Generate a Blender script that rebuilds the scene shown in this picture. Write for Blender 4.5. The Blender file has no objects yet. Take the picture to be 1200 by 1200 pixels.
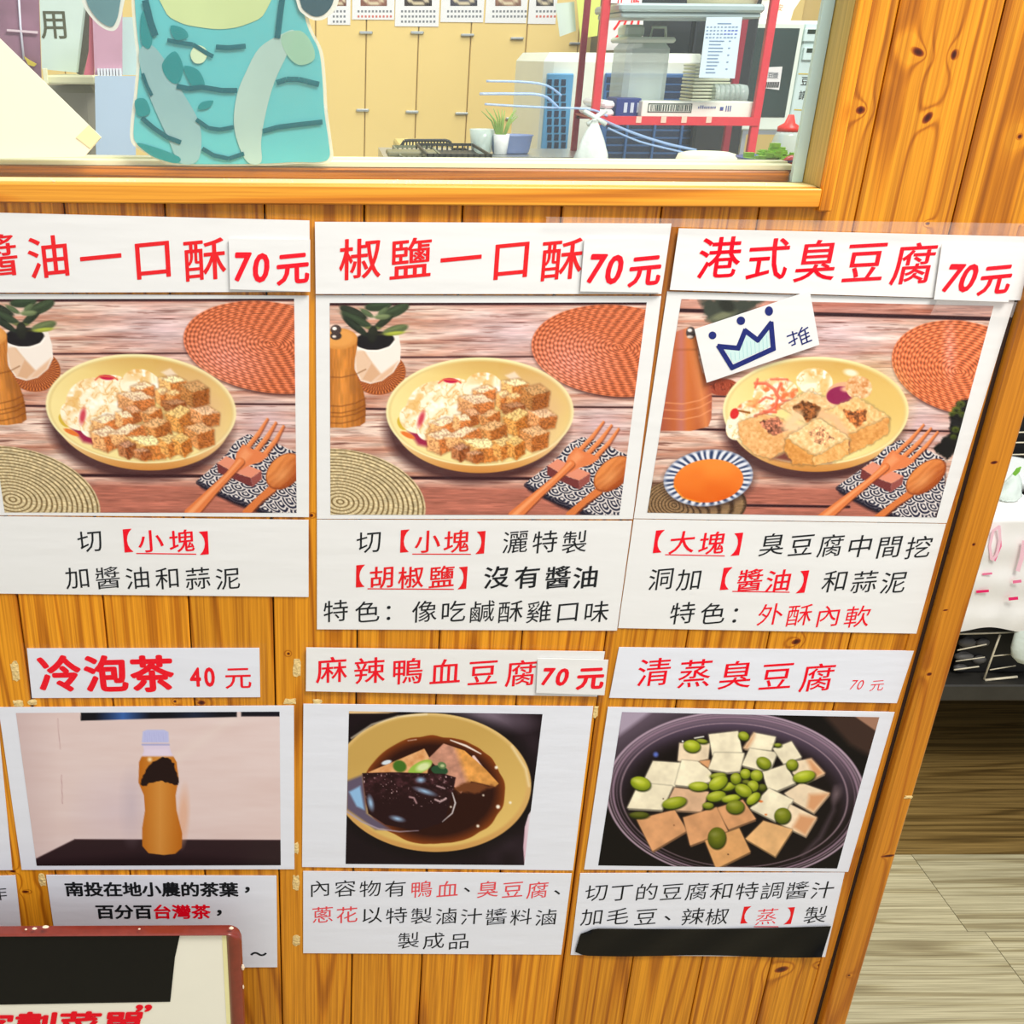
import bpy, math, random
import numpy as np
from mathutils import Vector, Matrix

# ---------------------------------------------------------------- camera, world, lights, exposure
SC = bpy.context.scene
COL = SC.collection
PX, PY, F = 400.0, 600.0, 1200.0           # principal point and focal length of the lens, in photo pixels
CAM = Vector((0.0, -0.846, 1.35))
PITCH, YAW, ROLL = math.radians(24.04), math.radians(1.0), math.radians(0.5)
fw = Vector((math.sin(YAW)*math.cos(PITCH), math.cos(YAW)*math.cos(PITCH), -math.sin(PITCH))).normalized()
r0 = fw.cross(Vector((0, 0, 1))).normalized(); u0 = r0.cross(fw).normalized()
rt = (r0*math.cos(ROLL) + u0*math.sin(ROLL)).normalized()
up = rt.cross(fw).normalized()
cd = bpy.data.cameras.new('camera'); cam = bpy.data.objects.new('camera', cd); COL.objects.link(cam)
cam.matrix_world = Matrix(((rt.x, up.x, -fw.x, CAM.x), (rt.y, up.y, -fw.y, CAM.y), (rt.z, up.z, -fw.z, CAM.z), (0, 0, 0, 1)))
cd.sensor_width = 36; cd.lens = 36; cd.shift_x = (600-PX)/1200.0; cd.clip_start = 0.02
SC.camera = cam
SC.view_settings.view_transform = 'Standard'; SC.view_settings.look = 'None'
SC.view_settings.gamma = 1; SC.view_settings.use_curve_mapping = False
SC.view_settings.exposure = 0.10

w = bpy.data.worlds.new('room_light'); SC.world = w; w.use_nodes = True
w.node_tree.nodes['Background'].inputs[0].default_value = (0.95, 0.97, 1.0, 1)
w.node_tree.nodes['Background'].inputs[1].default_value = 0.70

def area(name, loc, target, size, power, col, sy=None):
    l = bpy.data.lights.new(name, 'AREA'); l.shape = 'RECTANGLE'; l.size = size; l.size_y = sy or size
    l.energy = power; l.color = col
    o = bpy.data.objects.new(name, l); COL.objects.link(o); o.location = loc
    d = Vector(target)-Vector(loc); o.rotation_euler = d.to_track_quat('-Z', 'Y').to_euler()
    return o
area('ceiling_lamp', (0.8, -0.85, 2.8), (0.4, -0.1, 1.0), 1.0, 56, (1.0, 0.97, 0.91), 0.6)
area('kitchen_lamp', (0.5, 1.1, 2.7), (0.5, 1.3, 1.0), 1.6, 19, (0.95, 1.0, 0.95), 0.9)

# ---------------------------------------------------------------- helpers
def W(px, py, Y=0.0):
    """the point of the vertical plane y = Y that lies on the sight line through a photo point"""
    d = fw*F + rt*(px-PX) - up*(py-PY)
    t = (Y-CAM.y)/d.y
    return CAM + d*t
def mpp(px, py, Y=0.0):
    return (W(px+1, py, Y)-W(px-1, py, Y)).length/2
def WZ(px, py, z=0.0):
    d = fw*F + rt*(px-PX) - up*(py-PY)
    return CAM + d*((z-CAM.z)/d.z)
def to_px(P):
    """vectorised projection of an (n,3) array"""
    v = np.asarray(P) - np.array(CAM)
    z = v @ np.array(fw)
    return PX + F*(v @ np.array(rt))/z, PY - F*(v @ np.array(up))/z
def lin(c):
    c = np.asarray(c, float)/255.0
    return np.where(c <= 0.04045, c/12.92, ((c+0.055)/1.055)**2.4)
def lc(c, k=1.0):
    v = np.clip(lin(c)*k, 0, 0.97); return (float(v[0]), float(v[1]), float(v[2]), 1)

def link(name, me, m=None, parent=None, **tags):
    o = bpy.data.objects.new(name, me); COL.objects.link(o)
    if m is not None and me is not None: me.materials.append(m)
    if parent is not None:
        o.parent = parent; o.matrix_parent_inverse = parent.matrix_world.inverted() if parent.type == 'EMPTY' else Matrix()
        if parent.type == 'EMPTY': o.matrix_parent_inverse = Matrix.Translation(-parent.location)
    for k, v in tags.items(): o[k] = v
    return o
def thing(name, loc, label, cat, group=None):
    o = bpy.data.objects.new(name, None); COL.objects.link(o); o.location = loc; o.empty_display_size = 0.02
    o['label'] = label; o['category'] = cat
    if group: o['group'] = group
    return o
def tag(o, label=None, cat=None, group=None, kind=None):
    if label: o['label'] = label
    if cat: o['category'] = cat
    if group: o['group'] = group
    if kind: o['kind'] = kind
    return o

class MB:
    def __init__(s): s.v = []; s.f = []; s.sm = False
    def add(s, vs, fs):
        n = len(s.v); s.v += [tuple(p) for p in vs]; s.f += [tuple(i+n for i in f) for f in fs]; return s
    def box(s, x0, x1, y0, y1, z0, z1, ch=0.0):
        if ch <= 0:
            v = [(x, y, z) for z in (z0, z1) for y in (y0, y1) for x in (x0, x1)]
            return s.add(v, [(0, 2, 3, 1), (4, 5, 7, 6), (0, 1, 5, 4), (2, 6, 7, 3), (0, 4, 6, 2), (1, 3, 7, 5)])
        # chamfer all edges running along z and the top / bottom rims
        def ring(i, z):
            a, b, c, d = x0+i, x1-i, y0+i, y1-i
            return [(a+ch, c, z), (b-ch, c, z), (b, c+ch, z), (b, d-ch, z), (b-ch, d, z), (a+ch, d, z), (a, d-ch, z), (a, c+ch, z)]
        v = ring(ch*.7, z0)+ring(0, z0+ch)+ring(0, z1-ch)+ring(ch*.7, z1)
        f = [tuple(range(7, -1, -1)), tuple(range(24, 32))]
        for k in range(3):
            for i in range(8):
                j = (i+1) % 8; f.append((k*8+i, k*8+j, k*8+8+j, k*8+8+i))
        return s.add(v, f)
    def obox(s, a, b, wd, dp):
        """bar from a to b, width wd along x, depth dp along y"""
        a = Vector(a); b = Vector(b); v = []
        for p in (a, b):
            for dy in (-dp/2, dp/2):
                for dx in (-wd/2, wd/2): v.append((p.x+dx, p.y+dy, p.z))
        return s.add(v, [(0, 2, 3, 1), (4, 5, 7, 6), (0, 1, 5, 4), (2, 6, 7, 3), (0, 4, 6, 2), (1, 3, 7, 5)])
    def prism(s, pts, dv):
        """polygon pts (list of Vector) extruded by dv"""
        n = len(pts); dv = Vector(dv)
        a = [Vector(p) for p in pts]; b = [p+dv for p in a]
        return s.add(a+b, [tuple(range(n)), tuple(range(2*n-1, n-1, -1))]+[(i, i+n, (i+1) % n+n, (i+1) % n) for i in range(n)])
    def tube(s, path, r, n=8, cap=True):
        path = [Vector(p) for p in path]; rr = r if isinstance(r, (list, tuple)) else [r]*len(path)
        base = len(s.v); fs = []; vs = []
        for i, p in enumerate(path):
            t = (path[min(i+1, len(path)-1)]-path[max(i-1, 0)]).normalized()
            a = t.cross(Vector((0.13, 0.21, 0.97)))
            if a.length < .1: a = t.cross(Vector((1, 0, 0)))
            a.normalize(); b = t.cross(a)
            for k in range(n):
                an = 2*math.pi*k/n; vs.append(p+(a*math.cos(an)+b*math.sin(an))*rr[i])
        for i in range(len(path)-1):
            for k in range(n):
                k2 = (k+1) % n; fs.append((i*n+k, i*n+k2, (i+1)*n+k2, (i+1)*n+k))
        if cap: fs += [tuple(range(n-1, -1, -1)), tuple(range((len(path)-1)*n, len(path)*n))]
        s.sm = True
        return s.add(vs, fs)
    def lathe(s, c, prof, n=24, sx=1, sy=1):
        c = Vector(c); vs = []; fs = []
        for r, z in prof:
            for k in range(n):
                an = 2*math.pi*k/n; vs.append((c.x+r*sx*math.cos(an), c.y+r*sy*math.sin(an), c.z+z))
        for i in range(len(prof)-1):
            for k in range(n):
                k2 = (k+1) % n; fs.append((i*n+k, i*n+k2, (i+1)*n+k2, (i+1)*n+k))
        fs += [tuple(range(n-1, -1, -1)), tuple(range((len(prof)-1)*n, len(prof)*n))]
        s.sm = True
        return s.add(vs, fs)
    def build(s, name, m, parent=None, smooth=None, **tags):
        me = bpy.data.meshes.new(name); me.from_pydata(s.v, [], s.f); me.update()
        if smooth if smooth is not None else s.sm:
            me.polygons.foreach_set('use_smooth', [len(p.vertices) == 4 for p in me.polygons])
        return link(name, me, m, parent, **tags)

# ---------------------------------------------------------------- materials
def newmat(name):
    m = bpy.data.materials.new(name); m.use_nodes = True
    nt = m.node_tree; b = nt.nodes['Principled BSDF']
    return m, nt, b
class NT:
    def __init__(s, nt): s.nt = nt
    def n(s, t, **kw):
        x = s.nt.nodes.new(t)
        for k, v in kw.items(): setattr(x, k, v)
        return x
    def l(s, a, b): s.nt.links.new(a, b)
    def math(s, op, a, b=None, c=None, clamp=False):
        x = s.n('ShaderNodeMath', operation=op, use_clamp=clamp)
        for i, v in enumerate((a, b, c)):
            if v is None: continue
            if isinstance(v, (int, float)): x.inputs[i].default_value = v
            else: s.l(v, x.inputs[i])
        return x.outputs[0]
    def mix(s, f, a, b, bt='MIX'):
        x = s.n('ShaderNodeMix', data_type='RGBA', blend_type=bt)
        for i, v in ((0, f), (6, a), (7, b)):
            if isinstance(v, (int, float)): x.inputs[i].default_value = v
            elif isinstance(v, tuple): x.inputs[i].default_value = v
            else: s.l(v, x.inputs[i])
        return x.outputs[2]
    def noise(s, vec, scale, detail=3, rough=.5, dist=0):
        x = s.n('ShaderNodeTexNoise'); x.inputs['Scale'].default_value = scale; x.inputs['Detail'].default_value = detail
        x.inputs['Roughness'].default_value = rough; x.inputs['Distortion'].default_value = dist
        if vec is not None: s.l(vec, x.inputs['Vector'])
        return x.outputs['Fac']
    def ramp(s, f, stops):
        x = s.n('ShaderNodeValToRGB'); e = x.color_ramp.elements
        while len(e) > 1: e.remove(e[-1])
        e[0].position = stops[0][0]; e[0].color = stops[0][1]
        for p, c in stops[1:]:
            q = e.new(p); q.color = c
        s.l(f, x.inputs[0]); return x.outputs[0]
    def bump(s, h, strength, dist, b):
        x = s.n('ShaderNodeBump'); x.inputs['Strength'].default_value = strength; x.inputs['Distance'].default_value = dist
        s.l(h, x.inputs['Height']); s.l(x.outputs[0], b.inputs['Normal'])
MATS = {}
def plain(name, rgb, rough=.5, metal=0, var=.06, scale=30, bump=0.0, k=1.0, alpha=1, coat=0):
    if name in MATS: return MATS[name]
    m, nt, b = newmat(name); g = NT(nt)
    tc = g.n('ShaderNodeTexCoord'); f = g.noise(tc.outputs['Object'], scale, 4)
    c = lc(rgb, k)
    lo = tuple(v*(1-var) for v in c[:3])+(1,); hi = tuple(min(1, v*(1+var)) for v in c[:3])+(1,)
    g.l(g.mix(f, lo, hi), b.inputs['Base Color'])
    b.inputs['Roughness'].default_value = rough; b.inputs['Metallic'].default_value = metal
    if 'ink' in name or 'marker' in name or 'vinyl' in name or name == 'black_tape': b.inputs['Specular IOR Level'].default_value = .2
    b.inputs['Alpha'].default_value = alpha; b.inputs['Coat Weight'].default_value = coat
    if bump: g.bump(f, bump, .002, b)
    MATS[name] = m; return m
def sheer(name, rgb, opacity, gloss=.06, rough=.08, wavy=0.0):
    """clear plastic: mostly see-through, a little milky, a little glossy"""
    m = bpy.data.materials.new(name); m.use_nodes = True; nt = m.node_tree; g = NT(nt)
    for x in list(nt.nodes): nt.nodes.remove(x)
    out = g.n('ShaderNodeOutputMaterial'); t = g.n('ShaderNodeBsdfTransparent'); d = g.n('ShaderNodeBsdfDiffuse'); gl = g.n('ShaderNodeBsdfGlossy')
    d.inputs[0].default_value = lc(rgb); gl.inputs['Roughness'].default_value = rough
    tc = g.n('ShaderNodeTexCoord'); f = g.noise(tc.outputs['Object'], 9, 3)
    m1 = g.n('ShaderNodeMixShader'); g.l(g.math('MULTIPLY_ADD', f, opacity*.8, opacity*.6), m1.inputs[0]); g.l(t.outputs[0], m1.inputs[1]); g.l(d.outputs[0], m1.inputs[2])
    fr = g.n('ShaderNodeLayerWeight'); fr.inputs[0].default_value = .12
    m2 = g.n('ShaderNodeMixShader'); g.l(g.math('MULTIPLY_ADD', fr.outputs['Facing'], .06, gloss*.5), m2.inputs[0]); g.l(m1.outputs[0], m2.inputs[1]); g.l(gl.outputs[0], m2.inputs[2])
    if wavy:
        bp = g.n('ShaderNodeBump'); bp.inputs['Strength'].default_value = wavy; bp.inputs['Distance'].default_value = .004
        g.l(g.noise(tc.outputs['Object'], 22, 3, .5, 1.2), bp.inputs['Height']); g.l(bp.outputs[0], gl.inputs['Normal'])
    g.l(m2.outputs[0], out.inputs[0]); return m
def wood(name, light, mid, dark, axis='z', knots=(), freq=26, nscale=6.0, rough=.38, var=.12, fine=.35, stretch=.07, planky=True):
    """pine: contour lines of a stretched noise field, drawn out along the grain, with knots at given points"""
    m, nt, b = newmat(name); g = NT(nt)
    tc = g.n('ShaderNodeTexCoord'); oi = g.n('ShaderNodeObjectInfo')
    off = g.n('ShaderNodeVectorMath', operation='SCALE'); off.inputs[0].default_value = (7.3, 3.1, 11.7)
    g.l(oi.outputs['Random'], off.inputs['Scale'])
    add = g.n('ShaderNodeVectorMath', operation='ADD'); g.l(tc.outputs['Object'], add.inputs[0]); g.l(off.outputs[0], add.inputs[1])
    mp = g.n('ShaderNodeMapping'); g.l(add.outputs[0], mp.inputs[0])
    sc = {'z': (1, 1, stretch), 'x': (stretch, 1, 1), 'y': (1, stretch, 1)}[axis]
    mp.inputs['Scale'].default_value = sc
    n = g.noise(mp.outputs[0], nscale, 2, .45)
    sep = g.n('ShaderNodeSeparateXYZ'); g.l(tc.outputs['Object'], sep.inputs[0])
    kd = None
    for (kx, kz, ra, rb, an) in knots:
        dx = g.math('SUBTRACT', sep.outputs[0], kx); dz = g.math('SUBTRACT', sep.outputs[2], kz)
        ca, sa = math.cos(an), math.sin(an)
        u = g.math('ADD', g.math('MULTIPLY', dx, ca/ra), g.math('MULTIPLY', dz, sa/ra))
        v = g.math('ADD', g.math('MULTIPLY', dx, -sa/rb), g.math('MULTIPLY', dz, ca/rb))
        d2 = g.math('ADD', g.math('MULTIPLY', u, u), g.math('MULTIPLY', v, v))
        kd = d2 if kd is None else g.math('MINIMUM', kd, d2)
    val = n
    if kd is not None:
        bulge = g.math('DIVIDE', .075, g.math('MULTIPLY_ADD', kd, .45, 1.0))
        val = g.math('ADD', n, bulge)
    s = g.math('SINE', g.math('MULTIPLY', val, freq*6.0))
    s = g.math('MULTIPLY_ADD', s, .5, .5)
    broad = g.noise(mp.outputs[0], nscale*.7, 2)
    col = g.ramp(s, [(0.0, light), (.66, light), (.88, mid), (1.0, dark)])
    tone = g.mix(broad, mid, light)
    col = g.mix(.38, col, tone)
    mp2 = g.n('ShaderNodeMapping'); g.l(add.outputs[0], mp2.inputs[0])
    mp2.inputs['Scale'].default_value = tuple(1 if v == 1 else .012 for v in sc)
    fn = g.noise(mp2.outputs[0], 420, 4, .6)
    fcol = g.ramp(fn, [(.35, tuple(v*.62 for v in dark[:3])+(1,)), (.62, (1, 1, 1, 1))])
    col = g.mix(fine, col, fcol, 'MULTIPLY')
    if planky:
        hv = g.n('ShaderNodeHueSaturation'); g.l(col, hv.inputs['Color'])
        g.l(g.math('MULTIPLY_ADD', oi.outputs['Random'], var*2, 1-var), hv.inputs['Value']); col = hv.outputs[0]
    if kd is not None:
        ring = g.ramp(kd, [(0.0, lc((150, 80, 30))), (.6, lc((170, 100, 40))), (1.0, (1, 1, 1, 1))])
        mk = g.ramp(g.math('MULTIPLY', kd, .55), [(0, (1, 1, 1, 1)), (.35, (1, 1, 1, 1)), (.9, (0, 0, 0, 1))])
        col = g.mix(g.math('MULTIPLY', mk, 1.0), col, g.mix(1.0, col, ring, 'MULTIPLY'))
        core = g.ramp(kd, [(0, (1, 1, 1, 1)), (.5, (1, 1, 1, 1)), (1.0, (0, 0, 0, 1))])
        kc = g.ramp(g.math('ADD', kd, g.math('MULTIPLY', g.math('SUBTRACT', fn, .5), .9)), [(0, lc((60, 20, 8))), (.25, lc((84, 30, 10))), (.55, lc((128, 56, 14))), (.9, lc((168, 84, 20)))])
        col = g.mix(core, col, kc)
    g.l(col, b.inputs['Base Color']); b.inputs['Roughness'].default_value = rough
    b.inputs['Coat Weight'].default_value = .04; b.inputs['Specular IOR Level'].default_value = .35; b.inputs['Coat Roughness'].default_value = .25
    g.bump(g.math('ADD', g.math('MULTIPLY', s, -.4), fn), .12, .0006, b)
    return m
def vcol(name, rough=.35):
    m, nt, b = newmat(name); g = NT(nt)
    a = g.n('ShaderNodeVertexColor', layer_name='ink')
    g.l(a.outputs[0], b.inputs['Base Color']); b.inputs['Roughness'].default_value = rough; b.inputs['Specular IOR Level'].default_value = .15
    return m
# ---------------------------------------------------------------- printed photographs (flat ink on paper)
_RT = np.random.RandomState(7).rand(256, 256)
def vnoise(x, y, seed=0):
    x = x+seed*17.31; y = y+seed*9.77
    xi = np.floor(x).astype(int); yi = np.floor(y).astype(int); fx = x-xi; fy = y-yi
    fx = fx*fx*(3-2*fx); fy = fy*fy*(3-2*fy)
    a = _RT[xi % 256, yi % 256]; b = _RT[(xi+1) % 256, yi % 256]; c = _RT[xi % 256, (yi+1) % 256]; d = _RT[(xi+1) % 256, (yi+1) % 256]
    return (a*(1-fx)+b*fx)*(1-fy)+(c*(1-fx)+d*fx)*fy
def fbm(x, y, o=3, seed=0):
    s = 0; a = .5; t = 0
    for i in range(o):
        s = s+a*vnoise(x*2**i, y*2**i, seed+i); t += a; a *= .55
    return s/t
class Art:
    """paints ink colours for an array of points; shapes are given in the units of self.fr = (ox, oy, scale)"""
    def __init__(s, X, Y): s.X = X; s.Y = Y; s.img = np.zeros((len(X), 3)); s.fr = (0, 0, 1.0); s.clip = None
    def U(s): return (s.X-s.fr[0])*s.fr[2], (s.Y-s.fr[1])*s.fr[2]
    def put(s, m, col, op=1.0):
        m = np.clip(m, 0, 1)*op
        if s.clip is not None: m = m*s.clip
        col = np.asarray(col, float)
        s.img = s.img*(1-m[:, None])+col*m[:, None]
    def mul(s, m, k):
        m = np.clip(m, 0, 1); s.img = s.img*(1-m[:, None]*(1-np.asarray(k)))
    def edge(s, d, soft=1.0):       # d in frame units, negative inside
        return np.clip(.5-d/(s.fr[2]*soft), 0, 1)
    def _el(s, cx, cy, rx, ry, rot=0, wob=0, seed=0):
        u, v = s.U(); a = math.radians(rot); dx = u-cx; dy = v-cy
        p = (dx*math.cos(a)+dy*math.sin(a))/rx; q = (-dx*math.sin(a)+dy*math.cos(a))/ry
        r = np.sqrt(p*p+q*q)+1e-6
        if wob: r = r+wob*(vnoise(u/wob/rx*.25, v/wob/rx*.25, seed)-.5)
        return r, p, q
    def ell(s, cx, cy, rx, ry, rot=0, col=None, soft=1.0, op=1, wob=0, seed=0):
        r, p, q = s._el(cx, cy, rx, ry, rot, wob, seed)
        m = s.edge((r-1)*min(rx, ry), soft)
        if col is not None: s.put(m, col, op)
        return m
    def poly_d(s, pts):
        u, v = s.U(); n = len(pts)
        d = np.full(len(u), 1e9); ins = np.zeros(len(u), bool)
        for i in range(n):
            x1, y1 = pts[i]; x2, y2 = pts[(i+1) % n]
            ex, ey = x2-x1, y2-y1; L = ex*ex+ey*ey+1e-9
            t = np.clip(((u-x1)*ex+(v-y1)*ey)/L, 0, 1)
            d = np.minimum(d, (u-x1-t*ex)**2+(v-y1-t*ey)**2)
            if y1 != y2: ins ^= ((y1 > v) != (y2 > v)) & (u < ex*(v-y1)/(y2-y1)+x1)
        d = np.sqrt(d); return np.where(ins, -d, d)
    def poly(s, pts, col=None, soft=1.0, op=1, rnd=0, wob=0):
        d = s.poly_d(pts)-rnd
        if wob:
            u, v = s.U(); d = d+wob*(fbm(u/wob*.5, v/wob*.5, 2, 3)-.5)*2
        m = s.edge(d, soft)
        if col is not None: s.put(m, col, op)
        return m
    def line(s, pts, wd, col=None, soft=1.0, op=1):
        u, v = s.U(); m = np.zeros(len(u)); w2 = wd if isinstance(wd, (list, tuple)) else [wd]*len(pts)
        for i in range(len(pts)-1):
            x1, y1 = pts[i]; x2, y2 = pts[i+1]; ex, ey = x2-x1, y2-y1; L = ex*ex+ey*ey+1e-9
            t = np.clip(((u-x1)*ex+(v-y1)*ey)/L, 0, 1)
            d = np.sqrt((u-x1-t*ex)**2+(v-y1-t*ey)**2)-(w2[i]*(1-t)+w2[i+1]*t)/2
            m = np.maximum(m, s.edge(d, soft))
        if col is not None: s.put(m, col, op)
        return m
def mixc(a, b, t):
    t = np.clip(t, 0, 1)[:, None]; return np.asarray(a, float)*(1-t)+np.asarray(b, float)*t
def table(A, joints, sh=0.0):
    A.fr = (0, 0, 1.0); X, Y = A.U(); X = X-sh
    n1 = fbm(X*.012, Y*.16, 4, 1); n2 = fbm(X*.05, Y*.75, 3, 5); n3 = fbm(X*.02, Y*.05, 3, 9)
    c = mixc((238, 208, 190), (190, 124, 98), (n1-.38)*2.2)
    c = mixc(c, (226, 194, 200), np.clip(1-np.hypot((X-600)/110, (Y-390)/50), 0, 1)*.75)
    c = mixc(c, (214, 180, 186), np.clip(1-np.hypot((X-705)/60, (Y-500)/45), 0, 1)*.8)
    c = mixc(c, (188, 112, 92), ((Y-562)/6)*.5)
    n4 = fbm(X*.03, Y*.35, 3, 41); c = c*(0.67+.30*n2+.26*n4)[:, None]
    cr = fbm(X*.014, Y*.42, 3, 21); c = mixc(c, (92, 44, 34), np.clip((.27-cr)*7, 0, .7))
    cr = fbm(X*.03, Y*.9, 2, 31); c = mixc(c, (120, 64, 52), np.clip((.27-cr)*6, 0, .5))
    A.img = c
    for (x0, y0, x1, y1, wd) in joints:
        A.line([(x0+sh, y0), (x1+sh, y1)], wd+1.6, (170, 110, 98), soft=1.6, op=.6)
        A.line([(x0+sh, y0), (x1+sh, y1)], wd, (48, 22, 26), soft=1.2)
def rattan(A, cx, cy, rx, ry, rot, wcx, wcy, base=(206, 104, 62), ring=4.4, pink=None):
    A.ell(cx+1, cy+3, rx, ry, rot, (70, 34, 30), soft=4, op=.8)
    m = A.ell(cx, cy, rx, ry, rot)
    X, Y = A.U(); r0, p, q = A._el(cx, cy, rx, ry, rot)
    _, p2, q2 = A._el(wcx, wcy, rx, ry, rot)
    k = np.clip(r0, 0, 1); pp = p*k+p2*(1-k); qq = q*k+q2*(1-k)
    r = np.hypot(pp, qq); th = np.arctan2(qq, pp)
    nr = r*rx/ring; ri = np.floor(nr); n = np.maximum(np.round(ri*2.6), 4)
    wv = np.sin(th*n+ri*math.pi); rr = np.sin((nr-ri)*math.pi)
    h = .55*rr+.45*(wv*.5+.5)
    c = mixc(np.array(base)*.5, base, h*2.1-.2); c = mixc(c, np.minimum(np.array(base)*1.2+26, 255), (h-.66)*2.6)
    if pink is not None: c = mixc(c, np.minimum(c*np.array([1.03, 1.14, 1.5])+12, 255), np.clip(1.1-np.hypot((X-pink[0])/pink[2], (Y-pink[1])/pink[3]), 0, 1)*.9)
    A.put(m, c)
def ringmat(A, cx, cy, rx, ry, rot, wcx, wcy, c1, c2, step):
    m = A.ell(cx, cy, rx, ry, rot); X, Y = A.U()
    r0, p, q = A._el(cx, cy, rx, ry, rot); _, p2, q2 = A._el(wcx, wcy, rx, ry, rot); k = np.clip(r0, 0, 1)
    pp = p*k+p2*(1-k); qq = q*k+q2*(1-k); r = np.hypot(pp, qq); th = np.arctan2(qq, pp)
    s = np.sin(r*rx/step*2*math.pi+.6*vnoise(X*.2, Y*.2, 3))
    c = mixc(c2, c1, s*.9+.95); c = c*(.84+.3*vnoise(th*40, r*rx/step*2, 6))[:, None]
    A.put(m, c)
def seigaiha(A, pts, x0, y0, cell=15., per=3.1, ang=25):
    m = A.poly(pts); X, Y = A.U(); a = math.radians(ang)
    X = X+26*(vnoise(X*.006, Y*.006, 4)-.5)*2; Y = Y+26*(vnoise(X*.007, Y*.007, 8)-.5)*2; u = (X-x0)*math.cos(a)+(Y-y0)*math.sin(a); v = (-(X-x0)*math.sin(a)+(Y-y0)*math.cos(a))*1.5
    best = np.full(len(X), 1e9)
    for row in (0, 1, 2):
        vi = np.floor(v/(cell*.5))+row; uo = np.where(vi % 2 == 0, 0, .5)*cell
        uc = np.round((u-uo)/cell)*cell+uo; d = np.hypot(u-uc, v-vi*cell*.5)
        best = np.where((best > 1e8) & (d < cell*.55), d, best)
    best = np.where(best > 1e8, 0, best)
    s = np.sin(best/per*2*math.pi)
    A.put(m, mixc((34, 36, 58), (226, 216, 210), s*1.2+.2))
def cube(A, cx, cy, w, h, ang=0, tone=1.0, tint=(1, 1, 1), seed=0):
    a = math.radians(ang); ca, sa = math.cos(a), math.sin(a)
    def T(x, y): return (cx+x*w*ca-y*h*sa, cy+x*w*sa+y*h*ca)
    t = np.array(tint)*tone
    X, Y = A.U(); sp = fbm(X*.12+seed, Y*.12, 3, 4)
    full = [T(-.5, -.28), T(.12, -.5), T(.5, -.26), T(.48, .26), T(-.02, .5), T(-.48, .28)]
    A.poly(full, (120, 62, 32), rnd=4, soft=5, op=.75)
    def fc(pts, c):
        m = A.poly(pts, rnd=4, soft=2.2, wob=7); cc = mixc(np.array(c)*t*.78, np.minimum(np.array(c)*t*1.12+6, 255), (sp-.25)*2.6); A.put(m, cc)
    fc([T(-.5, -.28), T(.12, -.5), T(.5, -.26), T(-.06, -.04)], (252, 218, 168))
    fc([T(-.5, -.28), T(-.06, -.04), T(-.02, .5), T(-.48, .28)], (236, 178, 108))
    fc([T(-.06, -.04), T(.5, -.26), T(.48, .26), T(-.02, .5)], (196, 124, 56))
def cabbage(A, cx, cy, rx, ry, rot=0, warm=0.0):
    m = A.ell(cx, cy, rx, ry, rot, wob=.35); X, Y = A.U()
    wx = fbm(X*.02, Y*.02, 3, 11)*110; n = fbm((X+wx)*.02, (Y-wx)*.02, 2, 13)
    rdg = 1-np.abs(2*n-1)*3.2
    c = mixc((252, 240, 210), (240, 198, 128), rdg*.8); c = mixc(c, (214, 142, 76), np.clip((rdg-.8)*3, 0, .5)); c = mixc(c, (230, 176, 96), np.clip((fbm(X*.012, Y*.012, 2, 23)-.55)*5, 0, .7))
    c = mixc(c, (255, 252, 236), (fbm(X*.03, Y*.03, 2, 17)-.6)*4)
    if warm: c = mixc(c, (240, 120, 70), (fbm(X*.03, Y*.03, 2, 19)-.45)*4*warm)
    A.put(m, c)
def bowl(A, cx, cy, rx, ry, lip, c_in=(226, 192, 112), c_hi=(240, 222, 160)):
    s = A.fr[2]
    A.ell(cx-rx*.04, cy+lip*2.5, rx*.97, ry, 0, (58, 28, 30), soft=9, op=.85)
    m = A.ell(cx, cy+lip*1.15, rx*.93, ry*.985); X, Y = A.U()
    A.put(m, mixc((236, 204, 146), (204, 132, 58), (Y-cy-ry*.55)/(ry*.6)))
    A.ell(cx, cy, rx, ry, 0, (244, 230, 172))
    A.ell(cx, cy+lip*.05, rx*.972, ry*.965, 0, (222, 196, 128), soft=2)
    m = A.ell(cx, cy+lip*.12, rx*.955, ry*.945, 0, soft=2)
    r, p, q = A._el(cx, cy, rx, ry)
    c = mixc((244, 222, 150), c_in, (p*.5-q*.8+.35)); c = mixc(c, c_hi, (r-.72)*1.4*(p < .2)); c = mixc(c, (200, 150, 74), np.clip(-q-.55+p*.25, 0, 1)*1.6)
    A.put(m, c)
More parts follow.
